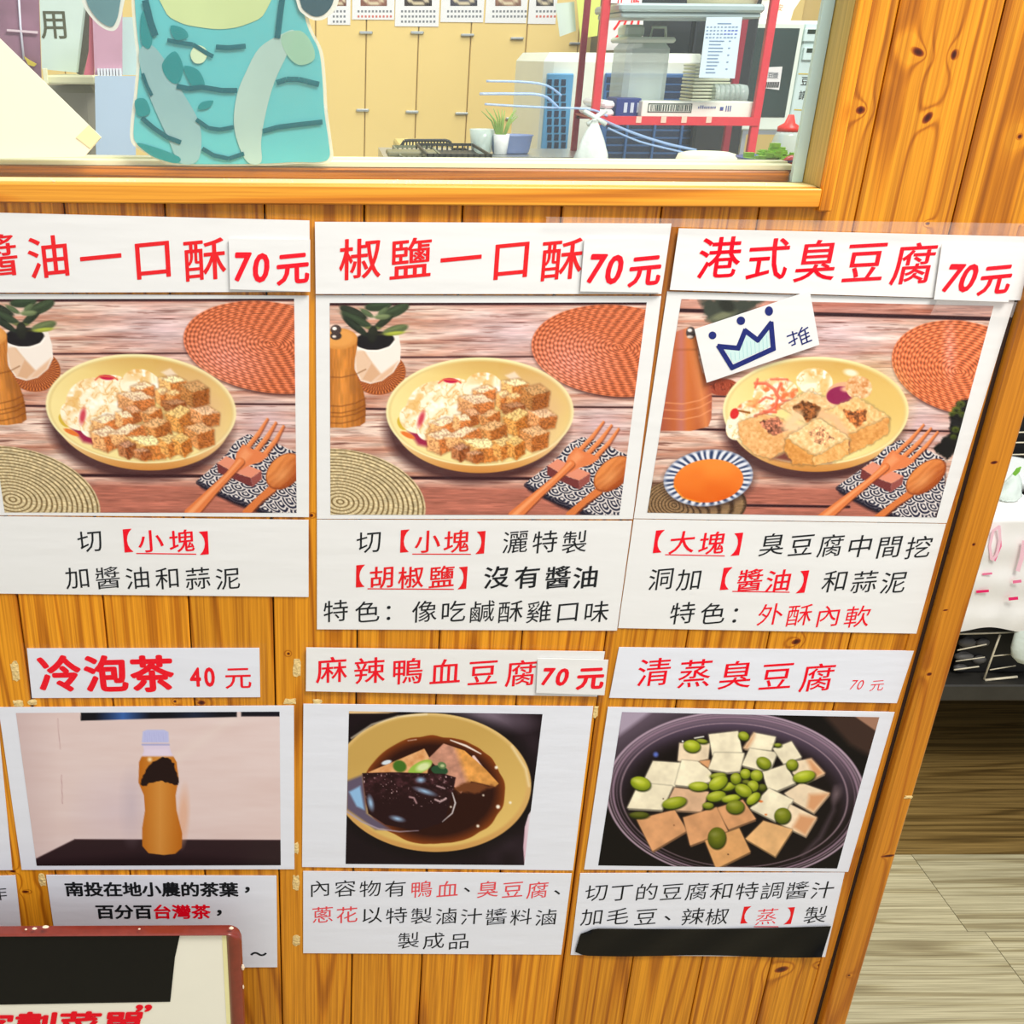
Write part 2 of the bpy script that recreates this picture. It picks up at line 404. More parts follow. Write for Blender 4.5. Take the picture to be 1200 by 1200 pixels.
def cutlery(A, ox, oy, spoon=True):
    """napkin, rest, fork and spoon; frame of the second print's lower right"""
    A.fr = (ox, oy, 6.0); X, Y = A.U()
    cloth = [(335, 575), (470, 470), (570, 385), (640, 300), (735, 252), (860, 285), (960, 335), (1060, 385), (1090, 600), (1040, 830), (760, 790), (560, 715), (345, 600)]
    A.poly([(x+10, y+28) for x, y in cloth], (24, 16, 26), soft=4, op=.9)
    seigaiha(A, cloth, 400, 400, 118., 26., 20)
    A.line([(340, 592), (470, 668), (760, 790), (840, 830)], 34, (30, 26, 40), op=.75)
    A.poly([(488, 455), (560, 405), (630, 440), (792, 508), (712, 560), (600, 520)], (226, 142, 112))
    A.poly([(488, 455), (600, 522), (712, 560), (712, 622), (590, 566), (486, 520)], (116, 52, 50))
    A.poly([(712, 560), (792, 508), (786, 566), (712, 622)], (150, 78, 70))
    def stick(pts, wd, c=(222, 122, 66)):
        A.line([(x+3, y+8) for x, y in pts], [v+4 for v in wd], (120, 52, 26), op=.7, soft=1.5)
        A.line(pts, wd, c); A.line([(x-4, y-5) for x, y in pts], [v*.35 for v in wd], (242, 164, 108), soft=2, op=.8)
    stick([(715, 345), (805, 250), (885, 145)], [30, 26, 12]); stick([(775, 365), (865, 270), (940, 170)], [32, 28, 12]); stick([(835, 385), (920, 295), (990, 195)], [32, 26, 12])
    A.poly([(608, 470), (640, 385), (690, 325), (735, 355), (790, 372), (850, 402), (795, 442), (700, 470), (650, 498)], (224, 126, 74), rnd=4)
    A.poly([(640, 440), (660, 390), (700, 350), (740, 390), (690, 440)], (238, 156, 104), soft=5, op=.8)
    stick([(655, 440), (560, 535), (430, 650), (255, 810)], [52, 44, 58, 86])
    if spoon:
        A.line([(853, 640), (760, 715), (655, 806)], [52, 44, 54], (112, 48, 24), op=.8)
        A.line([(850, 630), (750, 705), (645, 800)], [52, 42, 52], (214, 118, 60))
        m = A.ell(948, 512, 158, 98, -42, (150, 70, 30)); m = A.ell(945, 508, 148, 88, -42)
        r, p, q = A._el(945, 508, 148, 88, -42)
        A.put(m, mixc((226, 138, 72), (168, 78, 30), q*.6+.45+.25*np.sin(q*14+fbm(X*.02, Y*.02, 2)*4)*.5))
        A.ell(930, 540, 60, 26, -42, (240, 168, 104), soft=10, op=.7)
def art_cubes(A):
    table(A, [(380, 356.5, 780, 355.5, 3.2), (440, 419, 780, 417, 1.6), (425, 479, 500, 480, 2.2), (660, 477, 760, 477.5, 2.0), (480, 560, 640, 561, 3.4)])
    A.fr = (380, 345, 6.0); X, Y = A.U()
    # coaster, pot and plant
    r, p, q = A._el(395, 560, 180, 145, -14); m = A.edge((r-1)*145)
    A.put(m, mixc((112, 48, 20), (214, 122, 62), .5+.6*np.sin(np.arctan2(q, p)*46)*np.sin(r*16)))
    A.poly([(212, 340), (490, 285), (522, 290), (536, 380), (530, 470), (485, 545), (405, 605), (325, 626), (258, 606), (225, 545), (213, 450)], (240, 228, 216), rnd=3)
    A.poly([(214, 400), (282, 392), (330, 480), (262, 600), (225, 540)], (228, 192, 160), soft=3)
    A.poly([(282, 410), (400, 560), (330, 620), (262, 600), (330, 480)], (216, 170, 132), soft=3)
    A.poly([(400, 560), (520, 470), (480, 548), (405, 605), (340, 618)], (226, 184, 150), soft=3)
    A.ell(355, 325, 138, 66, -4, (22, 18, 20)); A.line([(224, 372), (300, 396), (380, 398), (460, 372), (495, 330)], 12, (250, 240, 230))
    for cx, cy, rx, ry, ro, c in [(205, 130, 105, 34, 24, (40, 46, 34)), (380, 84, 95, 34, -6, (46, 60, 40)), (500, 118, 105, 38, -24, (54, 66, 44)), (225, 178, 120, 30, 26, (50, 62, 42)), (215, 222, 110, 26, 38, (36, 44, 32)), (420, 190, 90, 26, -38, (40, 48, 32)),
                                  (300, 132, 52, 18, 32, (78, 92, 62)), (412, 120, 40, 18, -35, (84, 98, 66)), (408, 158, 54, 19, -4, (104, 116, 78)), (345, 238, 50, 12, 2, (92, 98, 54)), (500, 250, 92, 32, -16, (88, 98, 62)), (495, 275, 66, 14, -6, (150, 156, 58)), (340, 280, 34, 60, 8, (34, 36, 26))]:
        A.ell(cx, cy, rx, ry, ro, c, soft=1.3); A.ell(cx-4, cy-ry*.35, rx*.75, ry*.3, ro, np.array(c)*1.5, soft=3, op=.6)
    # pepper mill
    body = [(20, 300), (232, 310), (231, 370), (216, 450), (211, 520), (240, 600), (272, 665), (288, 740), (292, 810), (290, 860), (288, 900), (250, 925), (150, 940), (20, 935)]
    m = A.poly(body); g = (X-40)/240
    c = mixc((216, 138, 58), (150, 84, 26), np.abs(g-.35)*1.5); c = c*(.9+.22*vnoise(X*.09, Y*.012, 8))[:, None]; A.put(m, c)
    for yy in (572, 775, 822, 850, 895): A.line([(20, yy+8), (120, yy+12), (220, yy-10), (292, yy-45)], 6, (112, 56, 18), op=.75, soft=1.5)
    A.ell(100, 312, 133, 74, 0, (214, 142, 66)); A.ell(95, 305, 115, 60, 0, (226, 156, 78), soft=3)
    A.ell(82, 292, 40, 28, 0, (60, 48, 44)); A.ell(82, 248, 38, 34, 0, (70, 56, 52)); A.ell(72, 240, 16, 12, 0, (250, 240, 230)); A.ell(70, 296, 14, 9, 0, (235, 220, 205))
    A.fr = (0, 0, 1.0)
    rattan(A, 722, 411, 99.5, 53.5, 5, 727, 407, pink=(668, 425, 60, 42))
    ringmat(A, 396, 590, 103, 64, 6, 399, 588, (216, 196, 152), (112, 88, 50), 6.0)
    A.fr = (440, 410, 5.0); bowl(A, 612, 362, 550, 318, 40); X, Y = A.U()
    A.poly([(760, 150), (815, 128), (850, 165), (800, 180)], (250, 240, 226), soft=3, op=.8)
    A.poly([(800, 170), (1000, 180), (1100, 330), (1040, 520), (960, 560)], (216, 168, 130), soft=40, op=.7)
    A.poly([(185, 465), (260, 430), (330, 500), (310, 570), (250, 555)], (156, 36, 70), soft=5)
    A.ell(160, 430, 30, 42, -30, (214, 178, 60)); A.ell(190, 500, 45, 14, 25, (230, 120, 50))
    cabbage(A, 360, 330, 205, 165, -8); cabbage(A, 640, 215, 110, 85, 10); cabbage(A, 250, 400, 110, 90, 20); cabbage(A, 300, 460, 70, 70, 0); cabbage(A, 480, 240, 90, 75)
    A.ell(440, 180, 42, 15, 4, (196, 18, 62)); A.line([(370, 195), (400, 172), (480, 178), (500, 195)], 8, (224, 96, 70)); A.ell(268, 405, 16, 46, 18, (206, 70, 84), soft=3)
    pk = (1.02, .93, .98)
    cs = [(640, 262, 120, 90, 0, 1.0, pk), (815, 222, 140, 90, 8, 1.02, (1, .96, .96)), (745, 292, 66, 96, 12, .98, (1, .9, .85)), (815, 296, 84, 76, 0, .95, (1, .9, .8)), (935, 280, 150, 140, 6, .74, (1, .86, .7)),
          (590, 328, 190, 120, 6, .96, pk), (810, 348, 120, 70, 0, .66, (1, .8, .7)), (560, 398, 96, 96, 10, .84, (1, .85, .8)), (672, 402, 110, 84, -18, .88, (1, .88, .8)), (835, 428, 152, 146, -4, .90, (1, .92, .74)),
          (975, 410, 150, 110, 12, .9, (1, .9, .9)), (400, 455, 150, 96, -6, 1.02, pk), (505, 430, 90, 100, 14, 1.02, pk), (685, 484, 152, 116, -8, .84, (1, .88, .76)), (930, 520, 150, 136, 4, .88, (1, .88, .8)),
          (385, 540, 150, 130, -4, .98, pk), (515, 520, 190, 110, -18, 1.0, pk), (610, 590, 215, 130, 8, 1.04, (1, .95, .9)), (745, 578, 100, 122, 4, .94, (1, .92, .78)), (822, 574, 92, 116, -2, .92, (1, .9, .7)), (500, 600, 90, 90, 0, .72, (1, .82, .8)), (580, 625, 90, 60, 0, .78, (1, .84, .8))]
    for i, (cx, cy, ww, hh, an, tn, ti) in enumerate(cs): cube(A, cx, cy, ww*1.08, hh*1.12, an+((i*37) % 9-4), tn*.95+.06, ti, i*37.7)
    cutlery(A, 560, 470)
def art_big(A):
    sh = 375.
    table(A, [(360, 362, 800, 374, 4.6), (380, 463, 500, 465, 1.8), (382, 501, 480, 504, 2.6), (670, 504, 760, 506, 2.2), (480, 592, 620, 594, 3.0)], sh)
    A.fr = (0, 0, 1.0); X, Y = A.U(); m = A.poly([(780, 340), (1180, 340), (1180, 373), (780, 360)]); A.mul(m*.8, (.86, .68, .64))
    A.poly([(752, 560), (820, 575), (875, 612), (740, 612)], (70, 52, 34), soft=5, op=.6)
    A.fr = (780, 340, 6.0); X, Y = A.U()
    A.poly([(240, 60), (720, 60), (600, 140), (380, 260), (290, 210)], (62, 66, 56), soft=6, wob=14)
    A.ell(400, 180, 90, 26, -18, (120, 122, 92), soft=4); A.ell(430, 110, 60, 40, 30, (42, 44, 36), soft=4)
    r, p, q = A._el(400, 680, 110, 60, 0); A.put(A.edge((r-1)*60), mixc((104, 38, 22), (206, 96, 66), .5+.6*np.sin(np.arctan2(q, p)*40)*np.sin(r*14)))
    body = [(-200, 300), (80, 290), (160, 262), (215, 312), (232, 480), (262, 580), (300, 640), (322, 690), (326, 760), (322, 900), (300, 960), (180, 990), (-200, 990)]
    m = A.poly(body); c = mixc((206, 112, 52), (150, 70, 62), np.abs((X-X.min()*0-150)/260)); c = mixc(c, (228, 140, 80), np.clip(1-np.abs(X-215-(Y-480)*.15)/60, 0, 1)*.8); c = mixc(c, (186, 118, 128), np.clip(1-np.abs(X-110)/50, 0, 1)*.6); A.put(m, c)
    for yy in (770, 820, 880): A.line([(-20, yy+20), (120, yy+30), (240, yy+5), (322, yy-40)], 7, (236, 158, 108), op=.8, soft=1.4)
    A.line([(60, 420), (215, 418)], 8, (150, 74, 40), op=.6, soft=3)
    A.ell(178, 300, 34, 42, 0, (70, 60, 58)); A.ell(170, 282, 16, 12, 0, (240, 232, 225)); A.ell(172, 328, 22, 10, 0, (225, 205, 190))
    A.fr = (0, 0, 1.0)
    rattan(A, 1130, 431, 86, 54, 12, 1122, 436, base=(222, 112, 66), pink=(1113, 410, 10, 42))
    A.fr = (930, 470, 5.714); A.poly([(1045, 110), (1085, 10), (1180, -20), (1090, 330), (1030, 400), (930, 320), (1000, 250), (1050, 215)], (24, 22, 20), soft=3, wob=12)
    for cx, cy, rr in [(1090, 60, 30), (1120, 20, 26), (1085, 190, 24), (1070, 240, 18), (1130, 90, 22), (1060, 85, 18)]: A.ell(cx, cy, rr, rr*.8, 0, (92, 104, 34), soft=3); A.ell(cx, cy+4, rr*.5, rr*.4, 0, (34, 40, 18), soft=3)
    # bowl with the large pieces
    A.fr = (840, 410, 5.217); bowl(A, 605, 372, 568, 330, 42, (226, 188, 104)); X, Y = A.U()
    A.ell(940, 330, 170, 190, 0, (222, 184, 104), soft=50, op=.7); A.ell(820, 140, 42, 20, 12, (250, 244, 226), soft=3, op=.8)
    A.poly([(330, 665), (420, 620), (480, 690), (700, 690), (480, 690)], (120, 60, 50), soft=6)
    cabbage(A, 360, 270, 160, 115, -10, 1.0); cabbage(A, 600, 195, 110, 85, 0); cabbage(A, 240, 370, 120, 70, 0, .5); cabbage(A, 125, 460, 60, 90, 15)
    for pts, wd in [([(235, 205), (300, 205), (350, 240), (375, 290), (355, 350), (300, 385), (235, 405)], 17), ([(390, 205), (365, 270), (400, 310), (455, 312)], 14), ([(260, 320), (300, 290), (340, 300)], 12), ([(250, 180), (235, 230)], 12), ([(330, 180), (430, 180)], 10), ([(290, 375), (360, 380)], 16)]: A.line(pts, wd, (232, 84, 58), soft=2); A.line([(x-2, y-3) for x, y in pts], wd*.3, (248, 150, 116), soft=2)
    A.ell(108, 390, 26, 34, 20, (214, 44, 44)); A.line([(135, 372), (200, 385)], 12, (150, 88, 34))
    def face(pts, c, k=1.0, sd=0):
        A.poly(pts, np.array(c)*.6, rnd=15, soft=4, wob=10, op=.7)
        m = A.poly(pts, rnd=10, wob=10); n = fbm(X*.06+sd, Y*.06, 4, 7); A.put(m, mixc(np.array(c)*np.array([.92, .82, .68])*k, np.minimum(np.array(c)*1.06*k, 255), (n-.2)*1.7))
    def hole(pts, c=(120, 64, 30)):
        m = A.poly(pts, rnd=6, wob=16, soft=2); n = fbm(X*.07, Y*.07, 3, 15); A.put(m, mixc(np.array(c)*.55, np.array(c)*1.7, (n-.2)*1.7))
    face([(400, 345), (560, 262), (770, 352), (590, 462)], (244, 206, 158)); hole([(470, 352), (558, 310), (645, 368), (556, 438)], (112, 66, 34))
    A.ell(765, 265, 95, 68, -12, (232, 170, 130), wob=.3); A.ell(755, 275, 78, 52, -10, (146, 34, 78), wob=.4); A.ell(790, 240, 30, 16, 0, (236, 180, 140), soft=3)
    m = A.ell(868, 232, 80, 66, 10, wob=.25); n = fbm(X*.05, Y*.05, 4, 4); A.put(m, mixc((206, 128, 66), (250, 220, 176), (n-.2)*1.8))
    face([(140, 455), (300, 398), (480, 470), (430, 590), (330, 655), (240, 630), (150, 545)], (236, 186, 128)); hole([(265, 442), (370, 418), (435, 486), (345, 515)], (158, 96, 72))
    A.line([(490, 400), (430, 470), (520, 480)], 60, (244, 202, 154), soft=8); A.line([(425, 600), (440, 540)], 10, (96, 38, 44), soft=3)
    face([(640, 400), (700, 370), (850, 298), (1040, 415), (805, 530)], (246, 206, 148)); face([(805, 532), (1042, 425), (1036, 505), (925, 570), (812, 625)], (226, 166, 96)); hole([(778, 368), (905, 372), (912, 428), (850, 478), (800, 400)], (150, 86, 44))
    A.line([(640, 395), (720, 420), (780, 500)], 50, (238, 186, 136), soft=6); A.line([(800, 630), (808, 560)], 9, (120, 46, 60), soft=2)
    face([(430, 545), (620, 430), (800, 545), (600, 662)], (250, 214, 162)); face([(430, 556), (600, 668), (600, 695), (470, 688), (428, 610)], (222, 160, 86)); face([(602, 668), (800, 556), (798, 632), (720, 668), (604, 694)], (236, 184, 116)); hole([(568, 500), (645, 478), (702, 545), (655, 580), (600, 560)], (206, 146, 104))
    # sauce dish on a ringed coaster
    A.fr = (750, 470, 6.0); ringmat(A, 380, 720, 370, 190, 0, 150, 740, (150, 118, 82), (66, 46, 30), 38.)
    A.ell(486, 556, 318, 200, -6, (50, 34, 34), soft=8, op=.7)
    r, p, q = A._el(480, 540, 316, 198, -7); m = A.edge((r-1)*198); th = np.arctan2(q, p)
    A.put(m, mixc((46, 62, 98), (226, 226, 232), .62+.8*np.sin(th*34+3*vnoise(r*3, th*5, 2))*np.clip((1-r)*9, .3, 1)))
    A.ell(480, 540, 316, 198, -7); m = A.ell(482, 561, 246, 152, -5); X, Y = A.U(); A.put(m, mixc((242, 138, 52), (222, 96, 22), (Y-480)/260+.3*vnoise(X*.01, Y*.01)))
    A.line([(240, 600), (300, 680), (420, 712)], 8, (240, 150, 40), soft=2)
    # cutlery, sheared along with the sheet's own slant
    Xs = A.X.copy(); Ys = A.Y.copy()
    A.X = Xs-361.5-(603-Ys)*.128; A.Y = Ys-3.5; cutlery(A, 560, 470); A.X = Xs; A.Y = Ys
def art_tea(A):
    A.fr = (0, 740, 3.333); X, Y = A.U()
    c = mixc((216, 190, 184), (226, 206, 202), fbm(X*.004, Y*.03, 3, 2)); c = mixc(c, (196, 170, 168), (230-X)/200*.8); c = mixc(c, (206, 186, 196), np.clip(1-np.hypot((X-450)/200, (Y-700)/200), 0, 1)*.5)
    A.img = c
    A.poly([(900, 330), (940, 330), (620, 560), (600, 550)], (230, 214, 206), soft=14, op=.5)
    m = A.poly([(315, 316), (925, 310), (925, 334), (560, 342), (315, 349)]); A.put(m, mixc((18, 18, 26), (64, 108, 184), np.clip(1-np.abs(X-480)/110, 0, 1)*.9+np.clip(1-np.abs(X-760)/100, 0, 1)*.2))
    A.poly([(942, 310), (1100, 308), (1100, 332), (942, 332)], (22, 20, 30))
    A.poly([(120, 925), (140, 888), (292, 812), (1110, 815), (1110, 930)], (46, 30, 34)); A.line([(140, 888), (292, 812)], 3, (96, 72, 74)); A.line([(292, 812), (1100, 815)], 3, (92, 66, 70))
    A.mul(A.poly([(120, 925), (140, 905), (600, 870), (1100, 905), (1100, 930)], soft=10)*.5, .5)
    A.line([(225, 340), (235, 460)], 2, (160, 110, 112), op=.6); A.line([(240, 560), (244, 672)], 2, (150, 90, 96), op=.6)
    A.ell(716, 720, 20, 95, 3, (222, 170, 140), soft=6, op=.8); A.ell(515, 680, 30, 90, 0, (184, 168, 180), soft=18, op=.5)
    prof = [(558, 440), (660, 440), (668, 470), (690, 510), (698, 575), (686, 640), (690, 700), (712, 790), (710, 845), (685, 868), (640, 873), (580, 866), (556, 838), (555, 770), (566, 700), (562, 640), (541, 590), (543, 510), (562, 468)]
    m = A.poly(prof); c = mixc((208, 140, 62), (184, 104, 26), np.abs(X-625)/80); c = mixc(c, (218, 202, 222), (492-Y)/8); A.put(m, c)
    A.poly([(560, 392), (575, 386), (640, 386), (656, 394), (658, 432), (556, 432)], (186, 188, 228), rnd=2); A.line([(556, 442), (660, 442)], 7, (170, 168, 206)); 
    for x in range(566, 655, 9): A.line([(x, 396), (x, 430)], 1.5, (168, 168, 214), op=.7)
    A.poly([(570, 460), (655, 460), (668, 484), (560, 484)], (226, 210, 226), soft=3, op=.8)
    A.poly([(598, 512), (640, 492), (668, 500), (690, 560), (694, 598), (620, 588), (560, 602), (550, 575), (565, 540)], (34, 18, 18), wob=12)
    A.ell(585, 500, 8, 8, 0, (240, 214, 170), soft=3)
def art_bowl(A):
    A.fr = (400, 825, 5.0); X, Y = A.U()
    A.img = mixc((26, 16, 22), (62, 48, 58), (fbm(X*.006, Y*.006, 2, 3)-.3)*1.2*(X > 800)+np.clip(1-np.hypot((X-1120)/120, (Y-200)/220), 0, 1)*.4)
    A.ell(810, 70, 120, 34, 8, (206, 184, 206), soft=30, op=.9)
    A.line([(40, 48), (270, 48), (330, 40)], 16, (224, 188, 138))
    A.ell(540, 462, 590, 424, 3, (12, 8, 10), soft=20)
    r, p, q = A._el(533, 460, 580, 406, 3); m = A.edge((r-1)*400); A.put(m, mixc((224, 190, 122), (204, 152, 84), q*.5+.5))
    m = A.ell(530, 452, 556, 384, 3, soft=3); A.put(m, mixc((196, 158, 84), (222, 186, 106), q*.7+.4+.3*p))
    A.line([(60, 200), (180, 120), (330, 72), (500, 60)], 5, (246, 232, 200), soft=3); A.line([(1000, 250), (1080, 380), (1100, 480)], 7, (240, 220, 176), soft=4)
    m = A.ell(545, 505, 415, 318, 2, wob=.04); r, p, q = A._el(545, 505, 415, 318, 2); A.put(m, mixc((44, 16, 12), (138, 66, 22), (r-.82)*5))
    A.line([(640, 212), (730, 245), (818, 292)], [6, 12, 6], (240, 222, 210)); A.line([(390, 215), (440, 208)], 5, (200, 160, 140)); A.ell(265, 342, 30, 12, -15, (214, 224, 232)); A.line([(775, 310), (830, 375)], [18, 8], (236, 200, 190))
    n = fbm(X*.03, Y*.03, 3, 6)
    m = A.poly([(160, 402), (290, 348), (485, 265), (518, 325), (500, 410)], rnd=3); A.put(m, mixc((206, 138, 82), (236, 180, 126), n*1.5-.2))
    m = A.poly([(512, 322), (600, 235), (720, 275), (845, 385), (918, 466), (900, 482), (760, 450), (700, 520), (650, 470), (600, 400)], rnd=3); c = mixc((200, 142, 118), (226, 156, 78), (X-Y*.35-560)/40); A.put(m, c*(.8+.35*n)[:, None])
    A.poly([(745, 452), (905, 484), (800, 520), (690, 522), (660, 495)], (112, 62, 34), soft=4, wob=10)
    A.ell(342, 365, 40, 34, 20, (66, 108, 34), soft=2); A.ell(462, 372, 78, 32, -28, (150, 186, 72)); A.ell(480, 368, 42, 22, -20, (214, 226, 164), soft=3); A.ell(575, 388, 50, 28, 10, (40, 76, 48)); A.ell(590, 360, 26, 20, 20, (96, 124, 76)); A.ell(592, 362, 12, 9, 0, (180, 190, 140))
    A.poly([(30, 452), (125, 415), (150, 640), (290, 735), (200, 735), (30, 615)], (96, 84, 104), soft=4); A.poly([(45, 515), (110, 480), (135, 620), (90, 600)], (142, 184, 222), soft=3)
    m = A.poly([(125, 408), (300, 402), (600, 412), (668, 432), (655, 500), (600, 690), (450, 738), (260, 705), (160, 640)], rnd=3); k = fbm(X*.03, Y*.045, 4, 12)
    c = mixc((38, 16, 20), (84, 46, 52), (k-.42)*2.6*np.clip((560-Y)/120, .0, 1)); A.put(m, c)
    sp = vnoise(X*.1, Y*.1, 31)*((Y < 600)); A.put(m*np.clip((sp-.82)*7, 0, 1)*np.clip(fbm(X*.012, Y*.016, 2, 5)*3-1.0, 0, 1), (226, 186, 186))
    for cx, cy, rx, ry, ro in [(490, 512, 48, 12, 18), (465, 445, 22, 14, 0), (328, 672, 32, 12, 14), (172, 580, 14, 36, -12)]: A.ell(cx, cy, rx, ry, ro, (150, 182, 214), soft=4)
    A.line([(550, 560), (580, 572), (612, 555)], 9, (222, 190, 190), soft=2); A.line([(400, 545), (425, 550), (440, 580)], 8, (200, 158, 160), soft=2); A.line([(560, 480), (605, 495)], 7, (206, 170, 172), soft=2)
    A.line([(35, 632), (120, 690), (220, 732), (340, 748), (452, 742)], [9, 8, 8, 6, 3], (168, 152, 166), soft=1.5); A.line([(650, 520), (668, 580), (650, 640), (592, 690)], [5, 9, 7, 3], (206, 196, 196))
    for cx, cy, rr in [(918, 602, 11), (990, 578, 7), (908, 372, 9), (832, 535, 5), (800, 715, 8), (642, 603, 5)]: A.ell(cx, cy, rr, rr, 0, (250, 240, 220), soft=2)
    m = A.poly([(1128, 600), (1096, 650), (1075, 720), (1066, 840), (1074, 960), (1240, 960), (1240, 590)]); A.put(m, mixc((216, 178, 192), (228, 228, 232), (X-1075)/40))
def art_pot(A):
    A.fr = (660, 740, 2.857); X, Y = A.U()
    A.img = np.tile(np.array([20., 16, 16]), (len(X), 1)); A.img = mixc((110, 92, 108), (16, 13, 14), (X*.6+Y-420)/220)
    A.poly([(185, 265), (300, 265), (185, 350)], (168, 152, 170), soft=6); A.poly([(860, 270), (1080, 270), (1030, 420), (960, 380)], (60, 42, 36), soft=8); A.poly([(970, 280), (1075, 280), (1045, 332)], (158, 116, 94), soft=2)
    def ring(cx, cy, rx, ry, rot, wd, c, soft=1.2, op=1, a0=None):
        r, p, q = A._el(cx, cy, rx, ry, rot); m = A.edge(np.abs(r-1)*min(rx, ry)-wd/2, soft)
        if a0 is not None: m = m*np.clip(a0(p, q), 0, 1)
        A.put(m, c, op)
    m = A.ell(578, 548, 436, 280, 3, soft=1.5); r, p, q = A._el(578, 548, 436, 280, 3); A.put(m, mixc((104, 86, 102), (26, 18, 20), q*1.2+.75))
    for k, (rx, ry, wd, c) in enumerate([(432, 276, 5, (186, 160, 176)), (421, 268, 3, (156, 132, 146)), (411, 261, 5, (150, 122, 140)), (399, 252, 2, (120, 98, 112))]): ring(578, 548, rx, ry, 3, wd, c, op=.9)
    m = A.ell(572, 548, 388, 244, 3, soft=3); r, p, q = A._el(572, 548, 388, 244, 3); A.put(m, mixc((88, 72, 92), (22, 14, 16), (1-r)*3.2+q*.6+.55))
    ring(572, 548, 380, 240, 3, 3, (176, 148, 158), op=.8)
    A.ell(560, 565, 330, 205, 3, (18, 12, 14), soft=22)
    A.line([(910, 520), (905, 600), (860, 690), (800, 750)], [2, 6, 8, 3], (92, 76, 84), soft=8, op=.9); A.ell(915, 545, 12, 22, 20, (112, 94, 98), soft=8, op=.9)
    A.ell(310, 412, 8, 8, 0, (90, 110, 190), soft=3); A.line([(440, 357), (470, 352)], 4, (230, 226, 214)); A.ell(400, 368, 3, 3, 0, (240, 240, 240))
    def tofu(fr, pts, c, side=None):
        A.fr = fr; A.poly([(x+4, y+16) for x, y in pts], np.array(c)*.55, rnd=3, op=.9)
        A.poly(pts, np.array(c)*.62, rnd=9, soft=2.5, op=.8); m = A.poly(pts, rnd=4); U, V = A.U(); n = fbm(U*.012, V*.012, 3, 5); A.put(m, mixc(np.array(c)*.9, np.minimum(np.array(c)*1.04, 255), n*1.6-.3))
        if side: A.put(A.poly(side, rnd=3, soft=6), (214, 154, 108))
    a = (700, 830, 6.318); b = (860, 830, 6.314); wh = (248, 234, 202); wm = (244, 220, 186); og = (222, 160, 110)
    tofu(a, [(612, 262), (828, 264), (815, 370), (740, 390), (600, 385)], wm); tofu(a, [(830, 197), (1038, 174), (1068, 325), (855, 345)], wh)
    tofu(b, [(78, 292), (150, 185), (305, 215), (272, 308)], wh, [(78, 292), (150, 190), (140, 230), (100, 296)]); tofu(b, [(65, 418), (120, 302), (315, 330), (268, 450), (205, 455)], wh)
    tofu(b, [(295, 300), (425, 250), (495, 360), (370, 406)], wh); tofu(a, [(415, 395), (615, 408), (572, 575), (390, 560), (355, 520)], wh)
    tofu(a, [(628, 388), (740, 398), (800, 430), (838, 480), (830, 540), (700, 575), (580, 563)], wh); tofu(a, [(765, 395), (830, 388), (828, 440)], og)
    tofu(a, [(870, 333), (1084, 336), (1050, 462), (960, 470), (828, 446)], wh); tofu(a, [(290, 603), (400, 565), (553, 580), (475, 748), (227, 735)], wh)
    tofu(a, [(575, 592), (820, 622), (765, 762), (580, 750), (530, 680)], (228, 184, 146)); tofu(b, [(440, 400), (570, 377), (666, 480), (540, 540), (440, 480)], wm, [(545, 385), (572, 380), (664, 480), (600, 515)])
    tofu(b, [(217, 475), (380, 422), (454, 548), (320, 605), (250, 588)], wh); tofu(b, [(380, 630), (500, 557), (703, 630), (590, 768), (440, 683)], wm, [(560, 640), (700, 634), (592, 762), (545, 735)])
    tofu(a, [(885, 742), (1075, 682), (1168, 818), (975, 892)], og); tofu(b, [(127, 740), (260, 597), (434, 680), (395, 740), (302, 828)], wh)
    tofu(b, [(352, 858), (420, 717), (608, 810), (530, 942)], wm, [(490, 790), (606, 812), (530, 938), (440, 880)]); tofu(b, [(92, 965), (220, 837), (428, 900), (305, 1090)], (232, 180, 122)); tofu(a, [(297, 825), (570, 757), (658, 905), (410, 1052)], og)
    tofu(a, [(640, 812), (880, 738), (962, 908), (690, 1010)], og); tofu(a, [(802, 982), (1048, 892), (1128, 1060), (882, 1182)], (226, 166, 106))
    A.fr = b; A.ell(195, 688, 20, 9, 10, (222, 120, 60)); A.ell(237, 787, 10, 7, 0, (222, 130, 70))
    A.fr = a; A.ell(968, 1082, 5, 5, 0, (50, 30, 20)); A.ell(568, 866, 5, 6, 0, (140, 90, 60)); A.ell(488, 670, 5, 5, 0, (60, 40, 30))
    def bean(fr, cx, cy, rx, ry, ro, k=1.0):
        A.fr = fr; A.ell(cx+3, cy+6, rx+3, ry+4, ro, (40, 46, 14), soft=2); m = A.ell(cx, cy, rx, ry, ro); r, p, q = A._el(cx, cy, rx, ry, ro)
        A.put(m, mixc(np.array((176, 186, 42))*k, np.array((100, 116, 18))*k, r*.9+q*.35-.25)); A.ell(cx-rx*.25, cy-ry*.35, rx*.4, ry*.22, ro, np.minimum(np.array((216, 220, 110))*k, 255), soft=4, op=.8)
    for t in [(775, 243, 40, 16, 8, .8), (310, 790, 70, 24, 0, .5), (820, 720, 40, 25, 0, .8), (700, 280, 62, 45, 10, 1), (320, 557, 75, 50, 15, 1), (895, 500, 60, 22, -5, .85), (968, 580, 58, 30, -12, .95), (750, 578, 72, 34, 0, 1), (570, 700, 90, 42, -12, .92), (895, 552, 75, 48, -30, 1), (880, 652, 72, 38, -12, .95), (990, 668, 70, 28, -10, 1), (885, 960, 66, 78, 0, .62)]: bean(a, *t)
